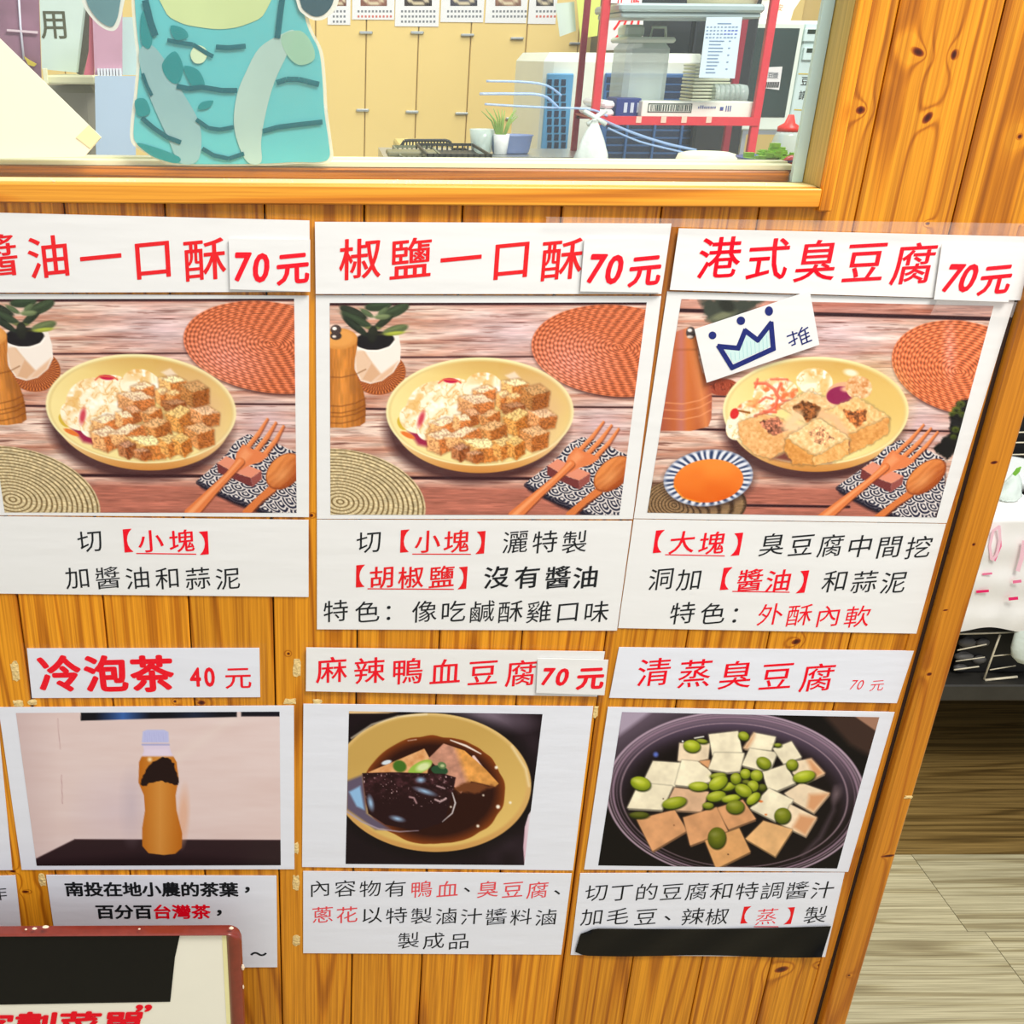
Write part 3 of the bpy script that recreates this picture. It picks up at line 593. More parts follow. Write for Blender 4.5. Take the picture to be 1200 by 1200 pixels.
    for t in [(72, 205, 40, 32, 20, .9), (325, 272, 26, 13, 0, .8), (220, 405, 55, 42, 30, .85), (430, 418, 42, 40, 0, .85), (520, 505, 82, 42, -12, 1), (15, 520, 40, 42, 0, .9), (85, 485, 38, 38, 0, .95), (168, 498, 45, 42, 0, .95), (90, 545, 26, 16, 0, .6), (210, 585, 30, 25, 0, .55), (140, 575, 42, 42, 20, .95), (70, 608, 65, 45, 25, .95), (145, 668, 60, 33, -40, 1), (10, 730, 66, 50, 0, .75), (360, 795, 60, 58, 0, .72)]: bean(b, *t)

PRINT_K = 1.06
def print_mesh(name, corners, Y, paint, step=0.00068, order=None, clipx=None):
    """grid of ink points over a quad given by its four photo corners TL TR BR BL"""
    P = [W(x, y, Y) for x, y in corners]
    nu = int(max((P[1]-P[0]).length, (P[2]-P[3]).length)/step); nv = int((P[0]-P[3]).length/step)
    u, v = np.meshgrid(np.linspace(0, 1, nu+1), np.linspace(0, 1, nv+1)); u = u.ravel()[:, None]; v = v.ravel()[:, None]
    P = [np.array(p) for p in P]
    Q = P[0]*(1-u)*(1-v)+P[1]*u*(1-v)+P[2]*u*v+P[3]*(1-u)*v
    X, Yp = to_px(Q); A = Art(X, Yp); paint(A)
    c = lin(np.clip(A.img, 0, 255))*PRINT_K
    n = len(Q); me = bpy.data.meshes.new(name)
    i = np.arange((nv)*(nu)); r = i//nu; k = i % nu; a = r*(nu+1)+k
    faces = np.stack([a, a+nu+1, a+nu+2, a+1], 1).astype(np.int32)
    me.vertices.add(n); me.vertices.foreach_set('co', Q.astype(np.float32).ravel())
    me.loops.add(faces.size); me.loops.foreach_set('vertex_index', faces.ravel())
    me.polygons.add(len(faces)); me.polygons.foreach_set('loop_start', (np.arange(len(faces))*4).astype(np.int32))
    me.update(calc_edges=True)
    at = me.color_attributes.new('ink', 'FLOAT_COLOR', 'POINT')
    at.data.foreach_set('color', np.concatenate([np.clip(c, 0, 1), np.ones((n, 1))], 1).astype(np.float32).ravel())
    return me
# ---------------------------------------------------------------- setting: wall, window, floor
O_L, O_M, O_D = lc((243, 164, 38)), lc((222, 136, 22)), lc((160, 82, 10))
KN = []
for (kx, ky, a, b, rot) in [(1076, 61, 8.5, 4.5, -25), (1118, 64, 4, 6, 0), (1008.5, 129, 6, 5, 0), (1087, 138, 5, 8, -35), (1195, 160, 3, 3, 0), (236, 823.5, 5, 3.5, 0), (30, 1045, 4.5, 2.2, 0), (15, 1021, 4, 2, 0), (916, 1136, 9, 5, 20), (963.5, 1131, 6, 3.5, 0), (933, 752, 6, 4, 20), (365, 604, 2.5, 2.5, 0), (205, 822, 2, 2, 0), (338, 766, 2, 2, 0), (1087, 262, 3, 2, 0)]:
    p = W(kx, ky); k = mpp(kx, ky); KN.append((p.x, p.z, a*k, b*k, math.radians(rot)))
M_pine = wood('pine_panelling', O_L, O_M, O_D, 'z', KN, freq=22, nscale=9, fine=.5, stretch=.032)
M_pine_x = wood('pine_rail', lc((246, 172, 56)), lc((232, 144, 34)), lc((188, 100, 22)), 'x', (), freq=12, nscale=12, planky=False)
M_sill = wood('brown_sill_wood', lc((214, 128, 18)), lc((182, 100, 12)), lc((112, 56, 6)), 'x', (), freq=30, nscale=8, fine=.7, planky=False)
p = W(984, 160); M_jamb = wood('jamb_wood', lc((214, 184, 104)), lc((200, 168, 88)), lc((176, 138, 64)), 'z', [], freq=8, nscale=9, planky=False)
KP = []
for (kx, ky, a, b) in [(1165, 542, 7, 3.5), (1134, 590, 4, 5), (1108, 715, 5, 2), (1089, 790, 5, 4), (1041, 1003, 14, 3.2), (1141, 638, 3, 3), (995, 1143, 3, 2.5), (1117, 654, 2.5, 2.5), (1050, 830, 2.5, 2.5)]:
    p = W(kx, ky, -.012); k = mpp(kx, ky)*.65; KP.append((p.x, p.z, a*k, b*k, math.radians(8)))
M_post = wood('post_wood', lc((214, 138, 34)), lc((200, 122, 26)), lc((164, 86, 14)), 'z', KP, freq=9, nscale=11, planky=False)
M_dark = plain('dark_gap', (50, 26, 10), .9)
M_ply = plain('backing_board', (96, 60, 26), .8)

sill_z = W(480, 239).z                     # underside of the window's lower trim
trim_x = W(994, 123).x                     # outer side of the right trim
wall_end = W(1075, 767).x
joints = [W(x, 245).x for x in (75, 193, 310, 427, 542.5, 658.6, 776, 890.7, 1005, 1120)]
pit = (joints[-1]-joints[0])/9
xs = [joints[0]-3*pit, joints[0]-2*pit, joints[0]-pit]+joints+[joints[-1]+pit, joints[-1]+2*pit]
TOP = 1.62
wall = tag(MB().box(xs[0]+.002, wall_end-.001, .018, .026, 0.004, sill_z-.002).box(trim_x, wall_end-.001, .018, .026, sill_z-.002, TOP).build('wall_front', M_ply), kind='structure')
def plank(x0, x1, z0, z1, cut=None):
    g = .0007; b = MB(); c = .0012; x0 += g; x1 -= g
    prof = [(x0, .018), (x0, c), (x0+c, 0.0), (x1-c, 0.0), (x1, c), (x1, .018)]
    def seg(a, b_, za, zb):
        pr = [(min(max(x, a), b_), y) for x, y in prof]
        v = [(x, y, za) for x, y in pr]+[(x, y, zb) for x, y in pr]; n = len(pr)
        b.add(v, [(i, (i+1) % n, (i+1) % n+n, i+n) for i in range(n)]+[tuple(range(n-1, -1, -1)), tuple(range(n, 2*n))])
    if cut is None: seg(x0, x1, z0, z1)
    else: seg(x0, x1, z0, cut[1]); seg(cut[0], x1, cut[1], z1)
    return b.build('plank', M_pine, wall, smooth=False)
for i in range(len(xs)-1):
    a, b_ = xs[i], min(xs[i+1], wall_end)
    if a >= wall_end-.005: break
    if b_ <= trim_x-.004: plank(a, b_, .005, sill_z-.001)
    elif a < trim_x-.004: plank(a, b_, .005, TOP, (trim_x+.0005, sill_z-.001))
    else: plank(a, b_, .005, TOP)

post = thing('corner_post', (wall_end+.03, 0, 0), 'square pine corner post with knots at the right end of the menu wall', 'post')
px1 = W(1110, 800, -.012).x
MB().box(wall_end+.002, px1, -.012, .060, 0.0, TOP, .0025).build('shaft', M_post, post)
MB().box(wall_end-.0016, wall_end+.0018, -.0002, .050, 0.0, TOP).build('cover_strip', M_dark, post)
trim = tag(MB().box(wall_end-.014, wall_end-.0035, -.0010, .0, 0.0, W(1075, 262).z-.0, .001).build('trim_1', M_post), kind='structure')
M_wallin = plain('end_wall_paint', (150, 130, 96), .8)
tag(MB().box(px1-.012, px1, .061, .075, 0.0, TOP).build('trim_2', M_wallin), kind='structure')

# window
win = tag(MB().box(-1.0, trim_x+.012, .095, .110, sill_z-.05, sill_z-.004).build('window_1', M_sill), kind='structure')
zt = W(480, 217).z; zt2 = zt
MB().box(-1.0, trim_x-.0105, -.007, .034, sill_z, zt, .001).build('lower_trim', M_pine_x, win)
MB().box(trim_x-.010, trim_x, -.007, .0, sill_z-.003, TOP, .001).build('side_trim', M_pine, win)
yA = .034
MB().box(trim_x-.0098, trim_x+.004, .0003, .040, zt+.0002, TOP).build('side_jamb', M_jamb, win)
axr = trim_x-.0145
zs0, zs1 = zt-.0, W(480, 197.5, .045).z
MB().box(-1.0, axr-.003, .042, .06, zs0-.03, zs1, .001).build('sill_board', M_sill, win)
M_cream = plain('cream_track', (236, 236, 196), .45)
MB().box(-1.0, trim_x-.009, .050, .085, zs1+.0005, W(480, 190, .055).z).box(-1.0, trim_x-.009, .070, .085, W(480, 190, .055).z, W(480, 186, .070).z).build('track', M_cream, win)
M_acr = sheer('clear_acrylic', (226, 240, 236), .022, gloss=.024, rough=.03)
M_edge = plain('acrylic_edge', (196, 226, 226), .3)
acr = MB().box(-1.0, axr-.005, yA-.001, yA+.002, zt+.001, TOP).build('acrylic_pane', M_acr, win)
MB().box(axr-.0048, axr+.004, yA-.002, yA+.003, zt+.001, TOP).build('pane_edge', M_edge, win, label='pale blue polished pane edge')
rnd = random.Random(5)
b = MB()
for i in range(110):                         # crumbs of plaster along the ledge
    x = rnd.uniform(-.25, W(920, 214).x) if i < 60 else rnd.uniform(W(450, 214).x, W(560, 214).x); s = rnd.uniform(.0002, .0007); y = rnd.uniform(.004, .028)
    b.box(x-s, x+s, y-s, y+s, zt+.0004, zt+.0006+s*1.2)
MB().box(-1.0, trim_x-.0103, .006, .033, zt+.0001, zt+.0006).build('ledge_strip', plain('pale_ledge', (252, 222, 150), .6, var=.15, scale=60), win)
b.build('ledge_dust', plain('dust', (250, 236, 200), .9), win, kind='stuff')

# floor
M_floor = wood('vinyl_floor', lc((204, 194, 158)), lc((184, 172, 132)), lc((140, 124, 88)), 'x', (), freq=7, nscale=20, rough=.35, var=.08, fine=.55, stretch=.04)
M_floorb = wood('brown_shaded_vinyl_floor', lc((150, 122, 70)), lc((122, 96, 50)), lc((76, 56, 26)), 'x', (), freq=7, nscale=20, rough=.35, var=.10, fine=.6, stretch=.04)  # brown planks, with part of the shelf's shade put into their colour
floor = tag(MB().box(-3.2, 4.2, -3.2, 4.0, -.02, -.0032).build('floor', M_dark), kind='structure')
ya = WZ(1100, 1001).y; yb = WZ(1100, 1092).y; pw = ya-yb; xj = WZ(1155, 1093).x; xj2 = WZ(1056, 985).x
for r in range(-10, 14):
    y0 = yb+r*pw; y1 = y0+pw
    off = {0: xj2+.0, -1: xj}.get(r, xj+((r*0.37) % 1.0)*1.2)
    x = off-4.8
    while x < 4.2:
        if x+1.2 > -3.2:
            a_, b_ = max(x, -3.2), min(x+1.2, 4.2)
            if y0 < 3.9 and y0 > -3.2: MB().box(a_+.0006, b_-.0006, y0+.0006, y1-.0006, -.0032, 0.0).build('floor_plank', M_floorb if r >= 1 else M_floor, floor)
        x += 1.2

# ---------------------------------------------------------------- lettering
_fc = bpy.data.curves.new('glyph_source', 'FONT'); _fo = bpy.data.objects.new('glyph_source', _fc); COL.objects.link(_fo)
_fc.resolution_u = 3
GL = {}
def glyph(ch, off=0.0):
    k = (ch, round(off, 3))
    if k not in GL:
        _fc.body = ch; _fc.offset = off; _fc.size = 1
        dg = bpy.context.evaluated_depsgraph_get(); dg.update(); me = _fo.evaluated_get(dg).to_mesh()
        v = np.array([p.co[:2] for p in me.vertices]) if len(me.vertices) else np.zeros((0, 2))
        f = [tuple(p.vertices) for p in me.polygons]; _fo.evaluated_get(dg).to_mesh_clear()
        GL[k] = (v, f)
    return GL[k]
M_red = plain('red_ink', (240, 4, 34), .5, var=.04)
M_brick = plain('orange_red_ink', (232, 22, 30), .5, var=.04)
M_blackink = plain('black_ink', (22, 26, 30), .55)
M_navy = plain('navy_marker', (26, 38, 112), .4, var=.3, scale=200)
def write(chars, Y, mat, parent, off=0.0, skew=.10, slant=0.0, name='lettering', stroke=None):
    """chars: list of (text, x, y, em in photo px[, width factor]) with the glyph centred at the photo point"""
    b = MB()
    for t in chars:
        ch, x, y, em = t[:4]; wf = t[4] if len(t) > 4 else 1.0
        v, f = glyph(ch, min(off, 0.0))
        if not len(v): continue
        c = W(x, y, Y); k = mpp(x, y, Y)*em
        if ord(ch) < 0x2000: cx, cy = (v[:, 0].min()+v[:, 0].max())/2, (v[:, 1].min()+v[:, 1].max())/2
        elif ch in '口一、，：～・': cx, cy = .5, .38
        else: cx, cy = .5, .38
        if off > 0.002:      # a bolder stroke: the outline struck several times around its place, more across than up
            st = [(0, 0)]+[(math.cos(a_)*off, math.sin(a_)*off*(.6 if off < .02 else .9)) for a_ in [i_*math.pi/4 for i_ in range(8)]]
        else: st = [(0, 0)]
        for si, (ox_, oy_) in enumerate(st):
            q = []
            for a, d in v:
                a2 = (a-cx+ox_)*wf; d2 = d-cy+oy_
                if skew: d2 = d2+skew*a2
                q.append((c.x+(a2+slant*d2)*k, Y-.000004*si, c.z+d2*k))
            b.add(q, f)
        if em >= 20: o_ = b.build('character', mat, parent, smooth=False); b = MB()
    return b.build(name, mat, parent, smooth=False, kind='stuff') if b.v else o_
def row(text, x0, y0, x1, y1, em, only=None):
    n = len(text); out = []
    for i, ch in enumerate(text):
        t = i/(n-1) if n > 1 else 0
        if ch != ' ': out.append((ch, x0+(x1-x0)*t, y0+(y1-y0)*t, em))
    return out

# ---------------------------------------------------------------- sheets of paper
M_paper = plain('white_paper', (243, 243, 240), .55, var=.015, scale=60, k=.86/.9)
def paper_mat(name, rgb, bump=.25):
    m, nt, b = newmat(name); g = NT(nt); tc = g.n('ShaderNodeTexCoord')
    mp = g.n('ShaderNodeMapping'); mp.inputs['Scale'].default_value = (1, 1, 5); g.l(tc.outputs['Object'], mp.inputs[0])
    f = g.noise(mp.outputs[0], 9, 3)
    c = lc(rgb, .93); g.l(g.mix(f, tuple(v*.985 for v in c[:3])+(1,), c), b.inputs['Base Color']); b.inputs['Roughness'].default_value = .5
    g.bump(f, bump, .003, b); return m
M_paper = paper_mat('white_paper', (244, 243, 240)); M_paperb = paper_mat('cool_white_paper', (238, 240, 248))
M_film = sheer('laminating_film', (255, 248, 244), .006, gloss=.014, rough=.10, wavy=.5)
M_filmw = sheer('clear_pocket_film', (255, 236, 228), .16, gloss=.06, rough=.10, wavy=1.2)
M_ink = vcol('printed_ink')
def quad(b, cs, Y, th, n=1):
    P = [W(x, y, Y) for x, y in cs]; b.prism(P, (0, th, 0)); return b
def sheet(name, cs, Y, label, cat, m=None, th=.0006, loc=None):
    ctr = W(sum(c[0] for c in cs)/4, sum(c[1] for c in cs)/4, Y)
    t = thing(name, ctr, label, cat)
    b = MB(); quad(b, cs, Y, th); b.build('paper', m or M_paper, t, smooth=False)
    return t
def film(t, cs, Y, m=None, name='film'):
    b = MB(); P = [W(x, y, Y) for x, y in cs]; b.add(P, [(0, 3, 2, 1)]); return b.build(name, m or M_film, t, smooth=False)
Y0 = -.0012; YI = -.0014; YF = -.0024; YT = -.0032; YTI = -.0034; YP = -.0052; YPI = -.0054; YPF = -.0060

# --- titles of the upper row
t = sheet('title_strip', [(-52, 248), (362.6, 258.4), (363.5, 342), (-52, 343)], YT, 'top left title strip with five red characters, cut by the frame', 'sign')
write(row('醬油一口酥', -4, 300, 240, 304, 52), YTI, M_brick, t, .012)
p_ = sheet('price_patch', [(268, 279.6), (363.5, 281), (363.5, 342), (269.5, 339)], YP, 'white 70 price patch on the top left title strip', 'price tag')
write([('7', 284, 313, 46, .85), ('0', 306, 314, 46, .85)], YPI, M_red, p_, .03, 0, .12); write([('元', 343, 314, 40)], YPI, M_red, p_, .03)
film(t, [(-60, 232), (366, 252), (366, 352), (-60, 352)], YPF-.0012, M_film)
t = sheet('title_strip', [(369, 260), (787, 262), (775, 344.5), (370, 344.5)], YT, 'title strip with five red characters in the middle of the upper row', 'sign')
write(row('椒鹽一口酥', 422, 303, 658.5, 304, 51), YTI, M_brick, t, .012)
p_ = sheet('price_patch', [(685, 279.6), (784, 280), (773.5, 343), (680, 341.5)], YP, 'white 70 price patch on the middle title strip of the upper row', 'price tag')
write([('7', 699, 315, 46, .85), ('0', 720, 316, 46, .85)], YPI, M_red, p_, .03, 0, .14); write([('元', 756, 316.5, 39)], YPI, M_red, p_, .03)
film(t, [(365, 256), (794, 257), (784, 350), (366, 350)], YPF-.0012, M_film)
t = sheet('title_strip', [(795.6, 267.6), (1212, 277.5), (1196, 352), (785, 339.7)], YT, 'top right title strip with five red characters starting with water radical', 'sign')
t['label'] = 'top right title strip with five crimson characters above the crown card'
write(row('港式臭豆腐', 843, 302, 1071, 309, 51), YTI, M_red, t, .012, .06)
p_ = sheet('price_patch', [(1104, 286), (1203, 288), (1181.6, 354), (1094.6, 351)], YP, 'white 70 price patch on the top right title strip', 'price tag')
write([('7', 1117, 326, 44, .85), ('0', 1135, 326, 44, .85)], YPI, M_red, p_, .03, 0, .16); write([('元', 1167, 327, 38)], YPI, M_red, p_, .028)
film(t, [(790, 258), (1214, 264), (1194, 366), (1095, 366), (1093, 352), (781, 346)][:4], YPF-.0012, M_film)
fo = film(t, [(640, 254), (1214, 262), (1212, 277), (640, 262)], YPF-.0016, M_filmw, 'film_margin')
film(t, [(1098, 352), (1192, 354), (1186, 372), (1090, 369)], YPF-.0016, M_filmw, 'film_margin')

# --- photo sheets of the upper row
t = sheet('photo_sheet', [(-52, 344), (362, 346.5), (362, 606), (-52, 603.5)], Y0, 'upper left photo sheet showing fried tofu cubes in a yellow bowl', 'poster')
F2q = [(386.4, 355.0), (757.9, 354.4), (725.8, 603.6), (387.3, 603.2)]
me_c = print_mesh('printed_photo', F2q, YI, art_cubes)
dx = W(346.5, 480, YI).x-W(742.0, 480, YI).x; dz = W(346.5, 475.5, YI).z-W(742.0, 479, YI).z
t2 = sheet('photo_sheet', [(370, 346), (775, 347), (741.5, 608.3), (371.5, 608)], Y0, 'upper middle photo sheet showing fried tofu cubes and whole pepper mill', 'poster')
o2 = link('printed_photo', me_c, M_ink, t2)
me_l = me_c.copy(); o1 = link('printed_photo', me_l, None, t); o1.matrix_parent_inverse = Matrix.Translation(Vector((dx, 0, dz))-t.location)
film(t, [(-60, 340), (364.5, 341), (364, 606.5), (-60, 604)], YF); film(t2, [(368, 342), (780, 343), (743, 609.5), (370, 609)], YF)
t3 = sheet('photo_sheet', [(782, 341.6), (1189, 352), (1109.4, 613), (742.7, 607.6)], Y0, 'upper right photo sheet showing large tofu pieces and orange sauce dish', 'poster')
link('printed_photo', print_mesh('printed_photo', [(798.6, 350.4), (1164.5, 358.5), (1097.5, 606.5), (758.5, 600.8)], YI, art_big), M_ink, t3)
film(t3, [(780, 340), (1193, 351), (1111, 614), (741, 608.5)], YF)

# --- crown card
t = sheet('crown_card', [(814, 386), (949, 341), (960.3, 404), (828.3, 448.5)], -.0045, 'small tilted white card with a hand-drawn blue crown', 'card')
film(t, [(811, 384), (951, 337), (964, 406), (828, 453)], -.0051)
def zf(ox, oy, s): return lambda x, y: (ox+x/s, oy+y/s)
Z = zf(780, 340, 6.0)
def flat(b, pts, Y): b.add([W(x, y, Y) for x, y in pts], [tuple(range(len(pts)-1, -1, -1))])
def band(b, pts, wpx, Y, closed=False):
    n = len(pts)
    for i in range(n if closed else n-1):
        x1, y1 = pts[i]; x2, y2 = pts[(i+1) % n]; L = math.hypot(x2-x1, y2-y1) or 1; nx, ny = -(y2-y1)/L*wpx/2, (x2-x1)/L*wpx/2
        ex, ey = (x2-x1)/L*wpx*.3, (y2-y1)/L*wpx*.3; yy = Y-.00002*i
        flat(b, [(x1+nx-ex, y1+ny-ey), (x2+nx+ex, y2+ny+ey), (x2-nx+ex, y2-ny+ey), (x1-nx-ex, y1-ny-ey)], yy)
def disc(b, x, y, r, Y, n=14, ry=None): flat(b, [(x+r*math.cos(2*math.pi*i/n), y+(ry or r)*math.sin(2*math.pi*i/n)) for i in range(n)], Y)
crown = [Z(375, 395), Z(510, 408), Z(560, 285), Z(648, 352), Z(742, 232), Z(758, 412), Z(468, 545)]
b = MB(); flat(b, [Z(x, y) for x, y in [(410, 412), (520, 425), (568, 315), (650, 368), (722, 275), (736, 395), (480, 515)]], -.00460)
b.build('crown_fill', plain('pale_green_wash', (206, 232, 228), .5), t, smooth=False, label='pale green hatching')
b = MB(); band(b, crown, 5.8, -.00464, True); disc(b, *Z(330, 318), 4.6, -.0047); disc(b, *Z(530, 215), 5.0, -.0047); disc(b, *Z(727, 147), 4.8, -.0047, ry=5.6)
for (x1, y1, x2, y2) in []: pass
b.build('crown_drawing', M_navy, t, smooth=False)
b = MB()
for s in [[(855, 325), (925, 300)], [(892, 292), (912, 378), (888, 388)], [(868, 372), (925, 338)], [(960, 262), (932, 318)], [(938, 300), (962, 382)], [(948, 296), (1000, 262)], [(955, 322), (1005, 298)], [(960, 348), (1012, 322)], [(965, 378), (1028, 352)], [(980, 285), (996, 362)]]: band(b, [Z(*p) for p in s], 1.6, -.0047)
b.build('lettering', M_navy, t, smooth=False)
# hatching of the crown
b = MB()
for i in range(11):
    x = 430+i*28; yt = 425-i*4 if i < 3 else (340 if i < 8 else 300); yb_ = 515-i*10
    band(b, [Z(x, yt+20), Z(x+6, yb_)], .5, -.00462)
b.build('crown_hatching', plain('teal_pencil', (150, 205, 205), .5), t, smooth=False)

# --- captions of the upper row
def line_(b, x0, y0, x1, y1, wpx, Y): band(b, [(x0, y0), (x1, y1)], wpx, Y)
cap = sheet('caption_sheet', [(-52, 604.5), (361.6, 609.4), (361.6, 699.6), (-52, 695)], Y0, 'upper left caption sheet with two centred lines of characters', 'poster')
write([('切', 105.5, 634, 31)]+row('加醬油和蒜泥', 91, 677, 267, 678, 31), YI, M_blackink, cap, 0.0)
write([('【', 140, 634.5, 32), ('小', 176.5, 634, 31), ('塊', 213, 634, 31), ('】', 249, 635.5, 32)], YI, M_red, cap, .012)
b = MB(); line_(b, 160, 648.6, 229.6, 649.4, 1.3, YI); b.build('underline', M_red, cap, smooth=False)
film(cap, [(-60, 603), (363, 608), (363, 701), (-60, 697)], YF)
cap = sheet('caption_sheet', [(371.5, 609), (740.8, 610.5), (723, 739), (371.5, 737.5)], Y0, 'upper middle caption sheet with three lines and a bold phrase', 'poster')
write([('切', 432.5, 635, 31)]+row('灑特製', 604, 635, 673.5, 635, 31)+[('特', 393.5, 716, 31), ('色', 430.5, 717, 31), ('：', 463, 716, 30)]+row('像吃鹹酥雞口味', 497.5, 716.5, 699, 717, 31), YI, M_blackink, cap, 0.0)
write([('沒', 582, 676.5, 31), ('有', 618, 676.5, 31), ('醬', 654, 676.5, 31), ('油', 686.5, 676.5, 31)], YI, M_blackink, cap, .014)
write([('【', 464.5, 635, 31), ('小', 501, 634.5, 31), ('塊', 535, 634.5, 31), ('】', 573, 635, 31), ('【', 412.5, 676, 31), ('胡', 447.5, 676.5, 31), ('椒', 481.5, 676.5, 31), ('鹽', 517.5, 676, 31), ('】', 552, 676.5, 31)], YI, M_brick, cap, .012)
b = MB(); line_(b, 483.5, 649.3, 551.5, 649.5, 1.2, YI); b.build('underline', M_brick, cap, smooth=False); b = MB(); line_(b, 431, 690, 531.5, 690.6, 1.2, YI); b.build('underline', M_brick, cap, smooth=False)
film(cap, [(370, 607.5), (743, 609), (726, 743), (370, 741)], YF)
cap = sheet('caption_sheet', [(742.7, 608.7), (1108.7, 614), (1073.9, 742.5), (724.4, 736)], Y0, 'upper right caption sheet with three lines beside the corner post', 'poster')
write(row('臭豆腐中間挖', 905, 638, 1076.8, 641.5, 31)+[('洞', 775, 678.5, 31), ('加', 808, 679, 31)]+row('和蒜泥', 979, 681, 1047.5, 682.5, 31)+[('特', 800, 718.5, 31), ('色', 835.5, 719, 31), ('：', 869.6, 719, 30)], YI, M_blackink, cap, 0.0)
write([('【', 762, 635.5, 31), ('大', 799.6, 635.5, 31), ('塊', 834.4, 636.5, 31), ('】', 873.5, 637, 31), ('【', 841, 679, 31), ('醬', 879, 680, 31), ('油', 912.5, 680.5, 31), ('】', 950.5, 681, 31)], YI, M_red, cap, .012)
write(row('外酥內軟', 903, 720, 1005, 722.5, 31), YI, M_red, cap, 0.0)
b = MB(); line_(b, 779.8, 650, 849, 651.4, 1.2, YI); b.build('underline', M_red, cap, smooth=False); b = MB(); line_(b, 858.6, 693, 925, 694, 1.2, YI); b.build('underline', M_red, cap, smooth=False)
film(cap, [(741, 607.5), (1111, 613), (1075, 744), (723, 738)], YF)

# --- lower row
t = sheet('title_strip', [(31.5, 760), (304, 759.5), (305, 817), (37.5, 818)], Y0, 'lower left title strip with rounded red characters and price 40', 'sign', M_paperb)
write(row('冷泡茶', 70, 789.5, 178, 789.5, 52), YI, M_red, t, .035, .03); write([('4', 229, 793.5, 36, .7), ('0', 245.5, 793.5, 36, .7)], YI, M_red, t, .03, 0); write([('元', 279, 794, 33)], YI, M_red, t, .01, .03)
film(t, [(24, 754), (312, 753), (312, 822), (30, 823)], YF)
t = sheet('photo_sheet', [(-2, 829), (344.4, 827), (345, 1018.6), (25.5, 1019.4)], Y0, 'lower left photo sheet showing a bottle of cold tea', 'poster', M_paperb)
link('printed_photo', print_mesh('printed_photo', [(18.6, 835.6), (327.6, 834), (329, 1014), (43, 1014.6)], YI, art_tea, .0009), M_ink, t)
cap = sheet('caption_sheet', [(54, 1025.5), (324, 1026.4), (325, 1133.5), (70, 1134.5)], Y0, 'lower left caption sheet partly hidden behind the red-framed board', 'poster', M_paperb)
write(row('南投在地小農的茶葉', 87, 1042, 268, 1042.5, 23)+[('，', 296, 1037, 24)]+row('百分百', 123, 1068.5, 167.5, 1068.5, 23)+[('，', 263, 1064, 24), ('～', 303, 1118, 20)], YI, M_blackink, cap, .03, 0)
write(row('台灣茶', 190, 1068.5, 235.5, 1068.5, 23), YI, M_red, cap, .03, 0)
t = sheet('photo_sheet', [(-60, 829.5), (-4, 829), (14.4, 1019.6), (-60, 1020.5)], Y0, 'blank right margin of a photo sheet at the left edge', 'poster', M_paperb)
t['label'] = 'photo sheet showing only its white margin at the far left edge'
cap = sheet('caption_sheet', [(-60, 1028), (18, 1026), (26, 1100), (-60, 1102)], Y0, 'caption sheet at the far left edge showing one cut character', 'poster', M_paperb)
write([('作', -3, 1047, 24)], YI, M_blackink, cap, -.005)

t = sheet('title_strip', [(358.9, 758.9), (709, 763.7), (700, 816.4), (358.5, 810)], YT, 'lower middle title strip with six red characters', 'sign')
write(row('麻辣鴨血豆腐', 388.5, 785, 610.5, 789, 38), YTI, M_red, t, .008, .08)
p_ = sheet('price_patch', [(630.3, 771.5), (712.9, 773.5), (708.3, 814.8), (628.4, 812)], YP, 'white 70 price patch on the lower middle title strip', 'price tag')
write([('7', 642, 793, 32, .85), ('0', 659, 793.5, 32, .9)], YPI, M_red, p_, .035, 0, .14); write([('元', 692, 794.5, 33)], YPI, M_red, p_, .035, .05)
film(t, [(354, 752), (718, 757), (708, 824), (354, 820)], YPF-.001)
t = sheet('photo_sheet', [(355.6, 825), (695.3, 827.8), (671.3, 1020), (354, 1016)], Y0, 'lower middle photo sheet showing dark broth in a tan bowl', 'poster', M_paperb)
link('printed_photo', print_mesh('printed_photo', [(409, 833.4), (635.8, 836.9), (614.3, 1013.9), (405, 1012.4)], YI, art_bowl, .00075), M_ink, t)
# paper laid over the print's scissor-cut lower right corner
cap = sheet('caption_sheet', [(355.3, 1021), (670, 1023.8), (657.6, 1118.7), (355.3, 1117)], Y0, 'lower middle caption sheet with three lines of thin characters', 'poster', M_paperb)
write(row('內容物有', 375, 1041, 463.5, 1041.5, 27)+[('、', 556, 1036, 27), ('、', 662, 1039, 27)]+row('以特製滷汁醬料滷', 435.5, 1072.5, 640, 1075, 27)+row('製成品', 478.8, 1102, 537.7, 1103, 27), YI, M_blackink, cap, -.003)
M_coral = plain('coral_ink', (232, 78, 84), .5)
write(row('鴨血', 493.8, 1042, 524.3, 1042, 27)+row('臭豆腐', 571.8, 1042, 630, 1043, 27)+row('蔥花', 378, 1072, 406.6, 1072, 27), YI, M_coral, cap, 0.0)

